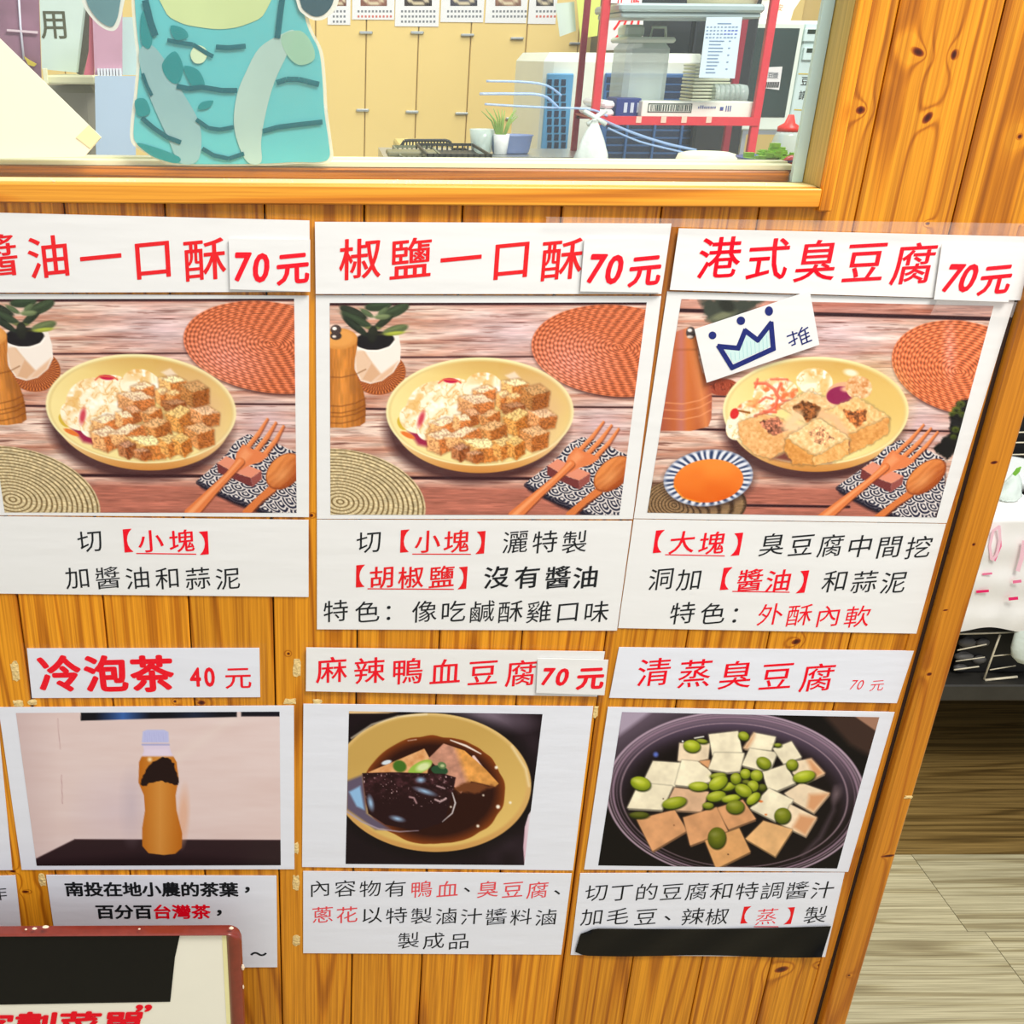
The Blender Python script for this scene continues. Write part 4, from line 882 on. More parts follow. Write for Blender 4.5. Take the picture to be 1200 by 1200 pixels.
t = sheet('title_strip', [(725.5, 758.6), (1071, 762.8), (1051, 824), (714, 817.7)], Y0, 'lower right title strip with five red characters and small price', 'sign', M_paperb)
write(row('清蒸臭豆腐', 766.8, 787.5, 958, 794, 41), YI, M_red, t, .004, .08)
write([('7', 1000.5, 802.5, 19, .8), ('0', 1008.5, 802.5, 19, .8)], YI, M_red, t, -.006, 0, .15); write([('元', 1028, 803, 17)], YI, M_red, t, -.006)
t = sheet('photo_sheet', [(712.5, 828.6), (1048.5, 834.5), (994, 1021.8), (684.5, 1019)], Y0, 'lower right photo sheet showing tofu cubes and green beans in a pot', 'poster', M_paperb)
link('printed_photo', print_mesh('printed_photo', [(729, 834.5), (1030.5, 840.5), (981, 1017.8), (701, 1014.2)], YI, art_pot, .0008), M_ink, t)
cap = sheet('caption_sheet', [(680, 1023.5), (990, 1022.8), (967, 1121.5), (668.7, 1119)], Y0, 'lower right caption sheet with black tape along its foot', 'poster', M_paperb)
write(row('切丁的豆腐和特調醬汁', 699, 1046, 964, 1043, 28)+[('加', 694, 1074.5, 28), ('毛', 724, 1074, 28), ('豆', 757, 1074.5, 28), ('、', 792, 1069, 28), ('辣', 812, 1074, 28), ('椒', 840.5, 1074, 28), ('製', 956, 1072, 28)], YI, M_blackink, cap, -.003)
write([('【', 865, 1073, 28), ('】', 934, 1072.5, 28)], YI, M_brick, cap, 0.0); write([('蒸', 898.7, 1074, 27)], YI, M_red, cap, -.01)
b = MB(); line_(b, 884, 1086, 912, 1086, 1, YI); b.build('underline', M_red, cap, smooth=False)
# black tape, its lower right corner curling off
tp = thing('black_tape', W(820, 1104, -.002), 'wide strip of glossy black tape along the foot of lower right caption', 'tape')
nx, nz = 40, 10; vs = []; fs = []
rr = random.Random(3)
for j in range(nz+1):
    for i in range(nx+1):
        u, v = i/nx, j/nz
        xl = 681-7*v+(6*max(0, (.12-v)/.12)**2); xr = 974-11*v
        x = xl+(xr-xl)*u; y = (1088+2*math.sin(u*3.0)-3*u)*(1-v)+(1119.5+1.0*math.sin(u*9)+2*u)*v
        y += (4*(1-u/.05)**2*(1-2*v) if u < .05 else 0)
        lift = .010*max(0, (u-.86)/.14)**2*v**1.5+.0006*math.sin(u*21+v*3)+.0006
        vs.append(W(x, y, -.0022-lift))
for j in range(nz):
    for i in range(nx): a = j*(nx+1)+i; fs.append((a, a+nx+1, a+nx+2, a+1))
MB().add(vs, fs).build('strip', plain('black_tape', (8, 9, 12), .28, var=.2, bump=.2), tp, smooth=True)

# --- old tape remnants on the boards
M_scrap = plain('old_clear_tape', (244, 208, 140), .35, var=.25, scale=300, bump=1.0, k=.95)
SP = [((18, 786), (10, 28), 'left of the lower left title strip'), ((21, 824), (12, 9), 'at the upper left corner of the tea photo sheet'), ((38, 823), (11, 8), 'under the lower left title strip at its left end'), ((348, 783), (9, 24), 'between lower left and lower middle title strips'),
      ((340, 822), (16, 8), 'at the upper right corner of the tea photo sheet'), ((347, 994), (6, 18), 'between the tea and the broth photo sheets'), ((49.5, 1031), (8, 20), 'at the upper left corner of the tea caption'), ((347, 1034), (9, 24), 'at the upper left corner of the broth caption'),
      ((347, 1102), (9, 18), 'at the lower left corner of the broth caption'), ((698, 834), (6, 18), 'at the upper right corner of the broth photo sheet'), ((372, 822), (11, 7), 'at the upper left corner of the broth photo sheet'), ((1064.5, 934), (10, 4), 'on the corner post, a pale chip')]
for (cx, cy), (ww, hh), wh_ in SP:
    post_ = 'post' in wh_
    Yb = -.0121 if post_ else -.0001
    ctr = W(cx, cy, Yb); k = mpp(cx, cy)
    n = 7; b = MB(); rim = []
    pts = []
    for i in range(16):
        a = 2*math.pi*i/16; sx = math.copysign(abs(math.cos(a))**.5, math.cos(a)); sz = math.copysign(abs(math.sin(a))**.5, math.sin(a))
        q = 1+rr.uniform(-.22, .12); pts.append((ctr.x+sx*ww/2*k*q, Yb-.0002, ctr.z+sz*hh/2*k*q))
    b.add(pts+[(x, Yb, z) for x, y, z in pts]+[(ctr.x, Yb-.0009, ctr.z)], [(i, (i+1) % 16, 32) for i in range(16)]+[(i, i+16, (i+1) % 16+16, (i+1) % 16) for i in range(16)])
    o = b.build('tape_scrap' if not post_ else 'wood_chip', M_scrap, smooth=True)
    tag(o, ('torn yellowed scrap of clear tape ' if not post_ else 'small pale chip mark ')+wh_.replace(', a pale chip', ''), 'tape' if not post_ else 'mark')

# --- red framed board in front
bd = thing('menu_board', W(140, 1190, -.05), 'cream board in a rounded dark red frame at the lower left', 'board')
M_frame = plain('red_brown_lacquer', (128, 46, 32), .28, var=.25, scale=120, coat=.4)
M_board = plain('cream_board', (248, 244, 226), .4, var=.02)
YB = -.060
def BP(x, y, Y=YB): return W(x, y, Y)
xr, zt_ = BP(281, 1200).x, BP(140, 1093.5).z; zb = .10; xl = -.75; R = .014; fwid = .0155
def rrect(x0, x1, z0, z1, r, n=7):
    p = [(x0, z0), (x1, z0)]
    for i in range(n+1): a = math.pi/2*i/n; p.append((x1-r+r*math.cos(a), z1-r+r*math.sin(a)))
    p.append((x0, z1)); return p
prof = [(0.0, .006), (0.0, -.001), (.0025, -.0035), (.0065, -.0048), (.011, -.0040), (fwid, -.0012), (fwid, .006)]
outer = []
for (d, yy) in prof:
    rr_ = rrect(xl, xr+.0055-d, zb, zt_+.002-d*.16, max(R-d, .001)); outer.append([(x, YB+yy, z) for x, z in rr_])
b = MB(); n = len(outer[0])
for r_ in outer: b.v += r_
for i in range(len(prof)-1):
    for k in range(1, n-1): b.f.append((i*n+k, i*n+k+1, (i+1)*n+k+1, (i+1)*n+k))
b.build('frame', M_frame, bd, smooth=True)
ib = rrect(xl, xr+.0055-fwid*.9, zb, zt_+.002-fwid*.15, .004)
b = MB(); b.prism([Vector((x, YB-.001, z)) for x, z in ib], (0, .006, 0)); b.build('panel', M_board, bd, smooth=False)
b = MB(); b.prism([Vector((x+(.0 if i else 0), YB+.005, z)) for i, (x, z) in enumerate(rrect(xl, xr+.004, zb, zt_+.001, .012))], (0, .004, 0)); b.build('back', M_frame, bd, smooth=False)
M_yel = plain('yellowed_edge', (246, 238, 176), .4)
b = MB(); x1 = xr+.0055-fwid*.9; z1 = zt_+.002-fwid*.15
b.box(x1-.0055, x1-.0005, YB-.0015, YB-.001, zb, z1-.001).box(xl, x1-.0055, YB-.0015, YB-.001, z1-.0022, z1-.001); b.build('inner_border', M_yel, bd, smooth=False)
b = MB(); yb_ = YB-.0018; P = [BP(-60, 1097.5, yb_), BP(211, 1094.5, yb_), BP(206, 1118, yb_), BP(205, 1122, yb_), BP(199.5, 1174, yb_), BP(-60, 1178.5, yb_)]; b.prism(P, (0, .0006, 0)); b.build('black_patch', plain('black_vinyl', (14, 15, 15), .5), bd, smooth=False, label='matt black patch')
write([('客', -9, 1203, 47, 1.1), ('劃', 42, 1202, 47, 1.1), ('菜', 93, 1201.5, 47, 1.1), ('單', 144, 1201, 47, 1.1), ('”', 181, 1187, 40, 1.2)], YB-.0018, M_red, bd, .03, 0, .22)
b = MB(); chips = [(284.5, 1135, 2.2, 4), (271, 1089, 3, 1.8), (40, 1089.5, 3, 1.2), (53, 1087.5, 4, 1.2), (30, 1090.5, 1.6, 1), (163, 1090, 1.6, .8), (285, 1158, 1.0, 3)]
for x, y, a, c_ in chips:
    p = W(x, y, YB-.0040); k = mpp(x, y, YB); b.lathe((p.x, p.y+.0015, p.z), [(a*k*.5, -c_*k), (a*k, 0), (a*k*.5, c_*k)], 8, 1, .6)
b.build('paint_chips', plain('bare_chip', (246, 224, 196), .8), bd, smooth=False, kind='stuff')
# the board stands on a slim easel leg pair
lg = MB(); lg.box(xr-.04, xr-.02, YB+.006, YB+.020, 0.0, zb+.05)
lg.build('leg', M_frame, bd); lg = MB(); lg.box(xl+.05, xl+.07, YB+.006, YB+.020, 0.0, zb+.05); lg.build('leg', M_frame, bd)
# ---------------------------------------------------------------- behind the window: the kitchen
def pbox(b, x0, x1, y0, y1, Y, dp, ch=0.0, zlo=None, px_ref=None):
    """box whose front face spans the photo rectangle at depth Y (x taken at mid height), dp deep"""
    ym = (y0+y1)/2; a = W(x0, ym, Y); c = W(x1, ym, Y); zt = W((x0+x1)/2, y0, Y).z; zb = W((x0+x1)/2, y1, Y).z if zlo is None else zlo
    return b.box(a.x, c.x, Y, Y+dp, zb, zt, ch)
def pthing(name, x, y, Y, label, cat, group=None): return thing(name, W(x, y, Y), label, cat, group)
YW = 2.25
M_beige = plain('beige_board', (236, 206, 128), .6, var=.05, scale=4)
bw = tag(MB().box(-3.2, 4.2, YW, YW+.08, 0.0, 2.6).build('wall_back', plain('kitchen_wall', (214, 186, 118), .7), None), kind='structure')
xj_ = [W(x, 100, YW).x for x in (370, 428, 488, 548, 612, 672, 735, 800, 860, 925)]
xj_ = [xj_[0]-(xj_[1]-xj_[0])*k for k in range(12, 0, -1)]+xj_
for i in range(len(xj_)-1):
    MB().box(xj_[i]+.0012, xj_[i+1]-.0012, YW-.014, YW, .2, 2.4, .002).build('panel', M_beige, bw, smooth=False)
M_steel = plain('brushed_steel', (190, 196, 196), .3, .85)
for i, (x, y) in enumerate([(429, 38), (489, 38), (548, 41), (606, 45), (675, 51), (425, 129), (483, 131), (541, 133), (600, 139)]):
    b = MB(); p = W(x, y, YW-.02); b.box(p.x-.018, p.x+.018, YW-.024, YW-.0145, p.z-.003, p.z+.003, .0015)
    o = b.build('panel_clip', M_steel, bw, smooth=False)
# menu sheets on the kitchen wall
SM = [(384, 411, 0, 29, (150, 90, 70), 'partly behind the teal sticker'), (413, 463, 0, 23, (170, 110, 90), 'the second from the left'), (464, 516, 0, 31, (60, 44, 40), 'with a dark bowl picture'), (518, 569, 0, 26, (80, 76, 90), 'with a grey bowl picture'), (571, 620, 0, 27, (170, 120, 96), 'right of the grey bowl sheet'), (622, 655, 0, 28, (70, 60, 66), 'beside the pale sticky note')]
M_mk = plain('faint_print', (120, 124, 128), .7); M_mr = plain('faint_red_print', (206, 110, 96), .7)
for i, (x0, x1, y0, y1, c, wh_) in enumerate(SM):
    Y = YW-.0165; t = pthing('menu_sheet', (x0+x1)/2, 14, Y, 'small white menu sheet on the kitchen back wall, '+wh_, 'poster', 'menu sheets on the kitchen wall')
    b = MB(); pbox(b, x0, x1, -70, y1, Y, .0012); b.build('paper', M_paper, t, smooth=False)
    cx = (x0+x1)/2; wd = (x1-x0)*.62
    def pa(A, c=c, cx=cx, wd=wd):
        X, Yy = A.X, A.Y; A.img = mixc(c, np.array(c)*.5, fbm(X*.1, Yy*.1, 2, i)); A.fr = (0, 0, 1.0)
        A.ell(cx, -2, wd*.42, 7, 0, (222, 206, 170)); A.ell(cx, -3, wd*.33, 5, 0, tuple(np.array(c)*.8+20))
    link('printed_photo', print_mesh('printed_photo', [(cx-wd/2, -30), (cx+wd/2, -30), (cx+wd/2, 7), (cx-wd/2, 7)], Y-.0004, pa, .006), M_ink, t)
    b = MB(); r2 = random.Random(i); bb = MB()
    for ry in ((12, 18) if y1 < 29 else (12, 18, 24)):
        xx = x0+6
        while xx < x1-5:
            (bb if (i in (1, 5) and ry > 12) else b).box(*(lambda p, q: (min(p.x, q.x), max(p.x, q.x), Y-.0004, Y-.0001, q.z, p.z))(W(xx, ry, Y), W(xx+2.3, ry+2.6, Y))); xx += 4.2
    b.build('print_marks', M_mk, t, smooth=False, kind='stuff')
    if bb.v: bb.build('print_marks', M_mr, t, smooth=False, kind='stuff')

# dark cupboard behind the rack
M_blk = plain('black_panel', (26, 32, 36), .35, var=.3)
t = pthing('black_appliance', 858, 120, 1.2, 'narrow black appliance between the red rack and the microwave', 'appliance')
b = MB(); pbox(b, 829, 887, -60, 150, 1.2, .025, .004, zlo=0.0); b.build('body', plain('black_panel', (26, 32, 36), .35, var=.3), t, smooth=False)
t = pthing('dark_cabinet', 800, 150, 1.75, 'tall black cabinet behind the red rack', 'cabinet')
b = MB(); pbox(b, 740, 893, -60, 150, 1.75, .4, .004, zlo=0.0); b.build('body', M_blk, t, smooth=False)
b = MB(); pbox(b, 742, 812, -58, 118, 1.735, .014, .004, zlo=.1); b.build('door', plain('black_glass', (34, 40, 46), .12), t, smooth=False)
b = MB(); pbox(b, 816, 891, -58, 118, 1.735, .014, .004, zlo=.1); b.build('door', plain('black_glass', (34, 40, 46), .12), t, smooth=False)
# air cooler
M_wh = plain('offwhite_plastic', (232, 238, 222), .45); M_bl = plain('blue_plastic', (88, 160, 206), .45); M_bd = plain('dark_blue_recess', (20, 44, 74), .6); M_mb = plain('mid_blue_plastic', (60, 104, 156), .45)
t = pthing('air_cooler', 740, 190, 1.25, 'white upright air cooler with blue grilles behind the red rack', 'air cooler')
Yc = 1.25
b = MB(); pbox(b, 635, 824, 62, 190, Yc, .34, .016, zlo=.05); b.build('body', M_wh, t, smooth=False)
b = MB(); pbox(b, 637.5, 668, 86, 190, Yc-.012, .012, .002, zlo=.5)
b.build('side_grille', M_bl, t, smooth=False)
b = MB()
for iy in range(22):
    for ix in range(3):
        p = W(641.5+ix*8.2-iy*.0, 93+iy*9.2, Yc-.012)
        if iy*9.2+93 > 260: continue
        b.box(p.x, p.x+.0085, Yc-.0132, Yc-.0118, p.z-.011, p.z)
b.build('grille_opening', M_bd, t, smooth=False, kind='stuff')
b = MB(); pbox(b, 708, 818, 86, 128, Yc-.010, .010, .002, zlo=W(760, 240, Yc).z); b.build('front_grille', M_mb, t, smooth=False)
for k in range(15):
    b = MB(); y = 90+k*9.0; p = W(711, y, Yc-.010); q = W(815, y, Yc-.010); b.box(p.x, q.x, Yc-.0112, Yc-.0095, p.z-.010, p.z, .0003); b.build('louvre_gap', M_bd, t, smooth=False)
for x in (732, 764, 796):
    b = MB(); p = W(x, 165, Yc-.014); b.box(p.x, p.x+.004, Yc-.018, Yc-.0105, W(x, 245, Yc).z, W(x, 88, Yc).z); b.build('grille_bar', M_mb, t, smooth=False)

# red rack
M_rr = plain('red_painted_steel', (214, 54, 66), .4, var=.15, scale=80); M_rd = plain('dark_red_steel', (150, 30, 54), .45, var=.2)
M_gs = plain('grey_steel', (176, 196, 194), .35, .4)
Yr = .80; Yb2 = .96
t = pthing('wire_rack', 790, 137, Yr, 'red steel rack holding containers behind the window', 'shelf')
def pbar(b, x0, y0, x1, y1, Y, wpx, dp=.012):
    k = mpp(x0, y0, Y)*wpx; b.obox(W(x0, y0, Y), W(x1, y1, Y), k, dp)
def vpost(x, y, Y, wpx, m):
    b = MB(); p = W(x, y, Y); k = mpp(x, y, Y)*wpx; b.box(p.x-k/2, p.x+k/2, Y, Y+k*.8, 0.0, 1.75, .001); b.build('post', m, t, smooth=False)
vpost(704, 75, Yr, 9.5, M_rr); vpost(896.5, 80, Yr, 9.5, M_rr); vpost(679, 110, Yb2, 7, M_rd); vpost(868, 60, Yb2, 8, M_rd)
for (xa, ya, xb, yb2) in [(706, 140.5, 890, 141.5)]:
    b = MB(); p = W(698, 141, Yr); q = W(889, 141, Yr); b.box(p.x, q.x, Yr-.002, Yr+.010, p.z-.006, p.z+.006); b.build('shelf_rail', M_rr, t, smooth=False)
p = W(698, 138, Yr); q = W(889, 138, Yr); zsh = W(790, 138.5, Yr).z
b = MB()
for k in range(18): x = p.x+(q.x-p.x)*(k+.5)/18; b.box(x-.0015, x+.0015, Yr+.01, Yb2, zsh-.004, zsh-.001)
b.build('shelf_wire', M_rd, t, smooth=False, kind='stuff')
b = MB(); p2 = W(676, 135, Yb2); q2 = W(862, 135, Yb2); b.box(p2.x, q2.x, Yb2, Yb2+.012, zsh-.01, zsh); b.build('shelf_rail', M_rd, t, smooth=False)
M_ch = plain('worn_paint', (236, 200, 180), .7)
for x in (748, 777, 801, 830):
    b = MB(); p = W(x, 140.5, Yr); b.box(p.x-.004, p.x+.004, Yr-.003, Yr-.0021, p.z-.004, p.z+.005); b.build('label_tab', M_ch, t, smooth=False)
t = pthing('steel_tray', 812, 12, Yr-.02, 'grey steel tray across the top of the red rack', 'tray')
b = MB(); pbox(b, 726, 897, 4, 14, Yr-.03, .15, .003); pbox(b, 728, 892, 14, 21, Yr-.024, .14, .002); b.build('body', M_gs, t, smooth=False)
t = pthing('basin', 860, 2, Yr+.1, 'pale basin standing on the grey steel tray', 'bowl')
p = W(846, 4, Yr+.03); b = MB(); b.lathe((p.x, Yr+.03, W(812, 4, Yr-.03).z+.0005), [(.045, 0), (.05, .002), (.062, .05), (.066, .052), (.058, .045), (.044, .006)], 28, 1, .7); b.build('body', plain('cream_plastic', (226, 214, 176), .4), t)
# things on the rack shelf
zs = zsh
M_cl = sheer('clear_tub', (214, 232, 224), .55, gloss=.06, rough=.15)
t = pthing('storage_tub', 755, 116, Yr+.06, 'tall translucent tub with a handled lid on the red rack', 'container')
p = W(729, 90, Yr+.06); q = W(786, 90, Yr+.06); ztb = W(755, 50, Yr+.06).z
b = MB(); b.box(p.x+.004, q.x-.004, Yr+.06, Yr+.15, zs, ztb, .008); b.build('body', M_cl, t, smooth=False)
b = MB(); b.box(p.x, q.x, Yr+.055, Yr+.155, ztb, ztb+.008, .003); b.build('lid', plain('milky_plastic', (214, 228, 212), .4), t, smooth=False)
b = MB(); h0 = W(768, 50, Yr+.06).x; h1 = W(788, 50, Yr+.06).x; b.tube([(h0, Yr+.09, ztb+.006), (h0+.002, Yr+.09, ztb+.022), (h1-.004, Yr+.09, ztb+.022), (h1-.002, Yr+.09, ztb+.006)], .0022, 8); b.build('handle', plain('milky_plastic', (214, 228, 212)), t)
b = MB(); a0 = W(739, 40, Yr+.06).x; a1 = W(762, 40, Yr+.06).x; b.box(a0, a1, Yr+.09, Yr+.14, ztb+.008, W(750, 28, Yr+.06).z, .004); b.build('cap', plain('milky_plastic', (214, 228, 212)), t, smooth=False)
b = MB(); b.box(p.x+.03, q.x-.008, Yr+.07, Yr+.14, zs+.002, zs+.022, .003); b.build('contents', plain('pale_blue_contents', (150, 186, 200), .6), t, smooth=False)
t = pthing('tray_box', 818, 137, Yr+.01, 'long white printed carton on the red rack shelf', 'box')
b = MB(); p = W(752, 128, Yr+.012); q = W(884.5, 128, Yr+.012); zt3 = W(818, 119, Yr+.012).z; b.box(p.x, q.x, Yr+.012, Yr+.055, zs, zt3, .001); b.build('body', plain('white_card', (232, 240, 226), .5), t, smooth=False)
yk = Yr+.0115; b = MB(); p = W(760, 121, yk); q = W(810, 132, yk)
for (xa, xb, za, zb2) in [(p.x, q.x, p.z-.0012, p.z), (p.x, q.x, q.z, q.z+.0012), (p.x, p.x+.0012, q.z, p.z), (q.x-.0012, q.x, q.z, p.z)]: b.box(xa, xb, yk-.0003, yk, za, zb2)
k = p.x+.004; r2 = random.Random(2)
while k < q.x-.004: wd = r2.choice([.0008, .0014, .002]); b.box(k, k+wd, yk-.0003, yk, q.z+.002, p.z-.002); k += wd+r2.choice([.001, .0018])
b.build('barcode', plain('dark_green_print', (40, 66, 60), .6), t, smooth=False, kind='stuff')
b = MB(); r2 = random.Random(8)
for i in range(9): p = W(818+i*2.4, 127.3, yk); b.box(p.x, p.x+.0016, yk-.0003, yk, p.z, p.z+r2.choice([.003, .0045]))
p = W(843.5, 129.5, yk); b.box(p.x, p.x+.005, yk-.0003, yk, p.z, p.z+.005)
for i in range(3): p = W(850+i*2.5, 130.5, yk); b.box(p.x, p.x+.0014, yk-.0003, yk, p.z, p.z+.008)
b.build('print_marks', plain('blue_print', (60, 80, 150), .6), t, smooth=False, kind='stuff')
t = pthing('blue_carton', 735, 135, Yr+.07, 'small navy blue carton beside the white printed carton', 'box')
b = MB(); p = W(722, 125, Yr+.03); q = W(751, 125, Yr+.03); b.box(p.x, q.x, Yr+.03, Yr+.09, zs, W(735, 115, Yr+.03).z, .001); b.build('body', plain('navy_card', (40, 60, 130), .5), t, smooth=False)
b = MB()
for i in range(3): b.box(p.x+.012+i*.010, p.x+.017+i*.010, Yr+.0292, Yr+.030, zs+.006, zs+.02)
b.build('print_marks', plain('white_print', (200, 214, 230)), t, smooth=False)
for i, (x0, x1, y0, y1, lb) in enumerate([(706, 736, 119, 125, 'upper flat white packet on the left end of the rack shelf'), (702, 745, 127, 134, 'lower flat white packet on the left end of the rack shelf')]):
    zz = zs+(.012 if i == 0 else 0); p = W(x0, 128, Yr+.005); q = W(x1, 128, Yr+.005)
    if i == 0: q.x = W(721, 128, Yr+.005).x
    else: q.x = W(721, 128, Yr+.005).x
    tag(MB().box(p.x, q.x, Yr+.008+i*0, Yr+.14, zz, zz+.011, .004).build('packet', plain('white_packet', (232, 236, 236), .4), smooth=False), lb, 'packet')
t = pthing('lid_stack', 832, 119, Yr+.1, 'stack of cream container lids behind the white carton', 'lids')
p = W(812, 100, Yr+.09); q = W(856, 100, Yr+.09); z = zs; ztop = W(832, 74, Yr+.09).z; n = 15
for i in range(n):
    h = (ztop-zs)/n; b = MB(); b.box(p.x+.001*(i % 2), q.x-.0015*(i % 3), Yr+.09, Yr+.15, zs+i*h, zs+i*h+h*.72, .0012)
    b.build('lid', plain('cream_lid', (220, 228, 198), .45), t, smooth=False)
t = pthing('cup_stack', 862, 119, Yr+.07, 'row of clear plastic cups lying on the white carton', 'cups')
p = W(842, 112, Yr+.06); q = W(877, 112, Yr+.06); zc = W(860, 112, Yr+.06).z
for i in range(6):
    x = p.x+(q.x-p.x)*i/6; b = MB(); b.tube([(x, Yr+.09, zc), (x+(q.x-p.x)*.3, Yr+.09, zc)], [.0165, .0145], 18); b.build('cup', M_cl, t)
# leaning support: cups rest on the carton's rear neighbour
t = pthing('order_list', 844, 56, Yr-.04, 'long pale blue printed list hanging from the grey steel tray', 'paper')
p4 = [W(828, 20, Yr-.034), W(870, 20, Yr-.034), W(861, 92, Yr-.034), W(819, 91, Yr-.034)]
b = MB(); b.prism(p4, (0, .0008, 0)); b.build('paper', plain('pale_blue_paper', (206, 226, 236), .5), t, smooth=False)
b = MB(); bl = MB(); r2 = random.Random(4)
for i in range(15):
    y = 27+i*4.1; xl_ = 829-i*.5
    if i == 0: cols = [(xl_+12, xl_+28)]
    elif i < 5: cols = [(xl_+c_*4.2, xl_+c_*4.2+r2.uniform(1.5, 3)) for c_ in range(9)]
    else: cols = [(xl_+5, xl_+5+r2.uniform(8, 18))]+([(xl_+28, xl_+30)] if i % 2 else [])
    for a_, c_ in cols: pa_ = W(a_, y, Yr-.0343); pb_ = W(c_, y+1.2, Yr-.0343); (bl if i in (2, 3) and a_ > xl_+20 else b).box(pa_.x, pb_.x, Yr-.0346, Yr-.0341, pb_.z, pa_.z)
b.build('print_marks', plain('grey_blue_print', (110, 140, 176), .6), t, smooth=False, kind='stuff'); bl.build('print_marks', plain('blue_pen', (60, 90, 190), .6), t, smooth=False, kind='stuff')
# sign with red character
t = pthing('notice_card', 735, 40, 1.0, 'white card with one large red character beside the rack post', 'sign')
b = MB(); b.prism([W(714, 16, 1.0), W(754, 18, 1.0), W(753, 55, 1.0), W(738, 58, 1.0), W(710, 59, 1.0)], (0, .003, 0)); b.build('card', M_paper, t, smooth=False)
write([('勿', 734.5, 33, 34)], .999, M_brick, t, .0, .1); b = MB(); disc(b, 733.5, 47.5, 1.7, .9988); b.build('ink_dot', M_brick, t, smooth=False)
t = pthing('red_print_notice', 735, 2, Yr-.01, 'notice with red printing at the top of the rack', 'sign')
b = MB(); p = W(716, 3, Yr-.005); q = W(727, 5, Yr-.005); b.box(p.x, W(752, 3, Yr-.005).x, Yr-.005, Yr-.003, W(730, 4, Yr).z, 1.6); b.build('card', M_paper, t, smooth=False)
write([('止', 728, 0, 12), ('進', 744, -1, 12)], Yr-.0055, M_brick, t, .02)
# bag on the post, bowl on the counter
def bag(name, x, y0, y1, wpx, Y, label, col, seed=1, cat='bag'):
    b = MB(); pc = W(x, y0, Y); k = mpp(x, y0, Y); z1 = W(x, y1, Y).z; r_ = wpx*k/2; n = 22; m_ = 12; rs = random.Random(seed); ph = [rs.uniform(0, 6.3) for _ in range(6)]
    vs = []; fs = []
    for j in range(m_+1):
        v = j/m_; rad = r_*(.16+.84*math.sin(min(1, v*1.25)*math.pi/2)**1.2)*(1 if v < .85 else 1-(v-.85)*2.2)
        for i in range(n):
            a = 2*math.pi*i/n; q = 1+.10*math.sin(5*a+ph[0]+v*4)*(1-v*.4)+.07*math.sin(9*a+ph[1]-v*6)+.05*math.sin(3*a+ph[2]+9*v)
            vs.append((pc.x+rad*q*math.cos(a)-(pc.x)*0, pc.y+rad*.6*q*math.sin(a), pc.z+(z1-pc.z)*v))
    for j in range(m_):
        for i in range(n): fs.append((j*n+i, j*n+(i+1) % n, (j+1)*n+(i+1) % n, (j+1)*n+i))
    fs += [tuple(range(n)), tuple(range((m_+1)*n-1, m_*n-1, -1))]
    return b, vs, fs
M_bag = plain('white_plastic_bag', (222, 234, 226), .35, var=.08, scale=60, bump=.8)
t = pthing('plastic_bag', 694, 140, Yr-.05, 'knotted white plastic bag hanging on the left rack post', 'bag')
b, vs, fs = bag('b', 697, 141, 200, 38, Yr-.035, '', None, 3); b.add(vs, fs); b.build('body', M_bag, t, smooth=True)
b = MB(); c0 = W(698, 136, Yr-.03); b.tube([W(685, 131, Yr-.02), W(693, 135, Yr-.03), W(698, 138, Yr-.03), W(710, 146, Yr-.03)], .0035, 8); b.tube([W(710, 130, Yr-.02), W(700, 136, Yr-.03), W(697, 141, Yr-.03), W(688, 146, Yr-.03)], .0035, 8); b.build('knot', M_bag, t)

# worktop under everything in the kitchen
zc_ = 1.0
t = pthing('kitchen_counter', 600, 190, .3, 'steel kitchen counter just inside the window', 'counter')
xl_, xr_ = -1.2, wall_end+.0
b = MB(); b.box(xl_, xr_-.0, .125, .66, zc_-.03, zc_, .003); b.build('worktop', M_steel, t, smooth=False)
b = MB(); b.box(xl_+.02, xr_-.02, .15, .62, .12, zc_-.031); b.build('cabinet', plain('grey_cabinet', (150, 150, 140), .6), t, smooth=False)
for x in (xl_+.06, xr_-.06):
    for y in (.17, .60): MB().box(x-.02, x+.02, y-.02, y+.02, 0, .119).build('leg', M_steel, t, smooth=False)
M_tub = plain('cream_tub', (234, 236, 206), .4)
t = pthing('white_basin', 828, 190, .30, 'upturned cream basin on the counter below the red rack', 'bowl')
p = W(829, 178, .36); b = MB(); k = mpp(829, 178, .36); b.lathe((p.x, .36, zc_), [(.075, 0), (.078, .01), (38.5*k, p.z-zc_-.028), (37*k, p.z-zc_-.012), (33*k, p.z-zc_-.002), (25*k, p.z-zc_)], 36, 1, .8); b.build('body', M_tub, t)
# microwave
M_mw = plain('microwave_white', (226, 238, 224), .35); M_mp = plain('microwave_panel', (206, 228, 224), .35)
Ym = 1.27
t = pthing('microwave', 925, 140, Ym, 'white microwave oven with black glass door beside the window jamb', 'microwave')
p = W(872, 75, Ym); q = W(962, 75, Ym); zb3 = W(915, 153, Ym).z; zt3 = W(915, 24, Ym).z
b = MB(); b.box(p.x, q.x+.02, Ym, Ym+.25, zb3, zt3, .004); b.build('body', M_mw, t, smooth=False)
d0, d1 = W(880, 90, Ym-.005).x, W(925, 90, Ym-.005).x
b = MB(); b.box(p.x+.003, d1+.011, Ym-.010, Ym-.0005, W(900, 152, Ym).z, zt3-.004, .002); do = b.build('door', M_mw, t, smooth=False)
b = MB(); b.box(p.x+.008, d1+.002, Ym-.0115, Ym-.0102, W(900, 137, Ym).z, W(900, 33, Ym).z, .0006); b.build('door_glass', plain('smoked_glass', (44, 62, 58), .1, var=.35, scale=14), do, smooth=False)
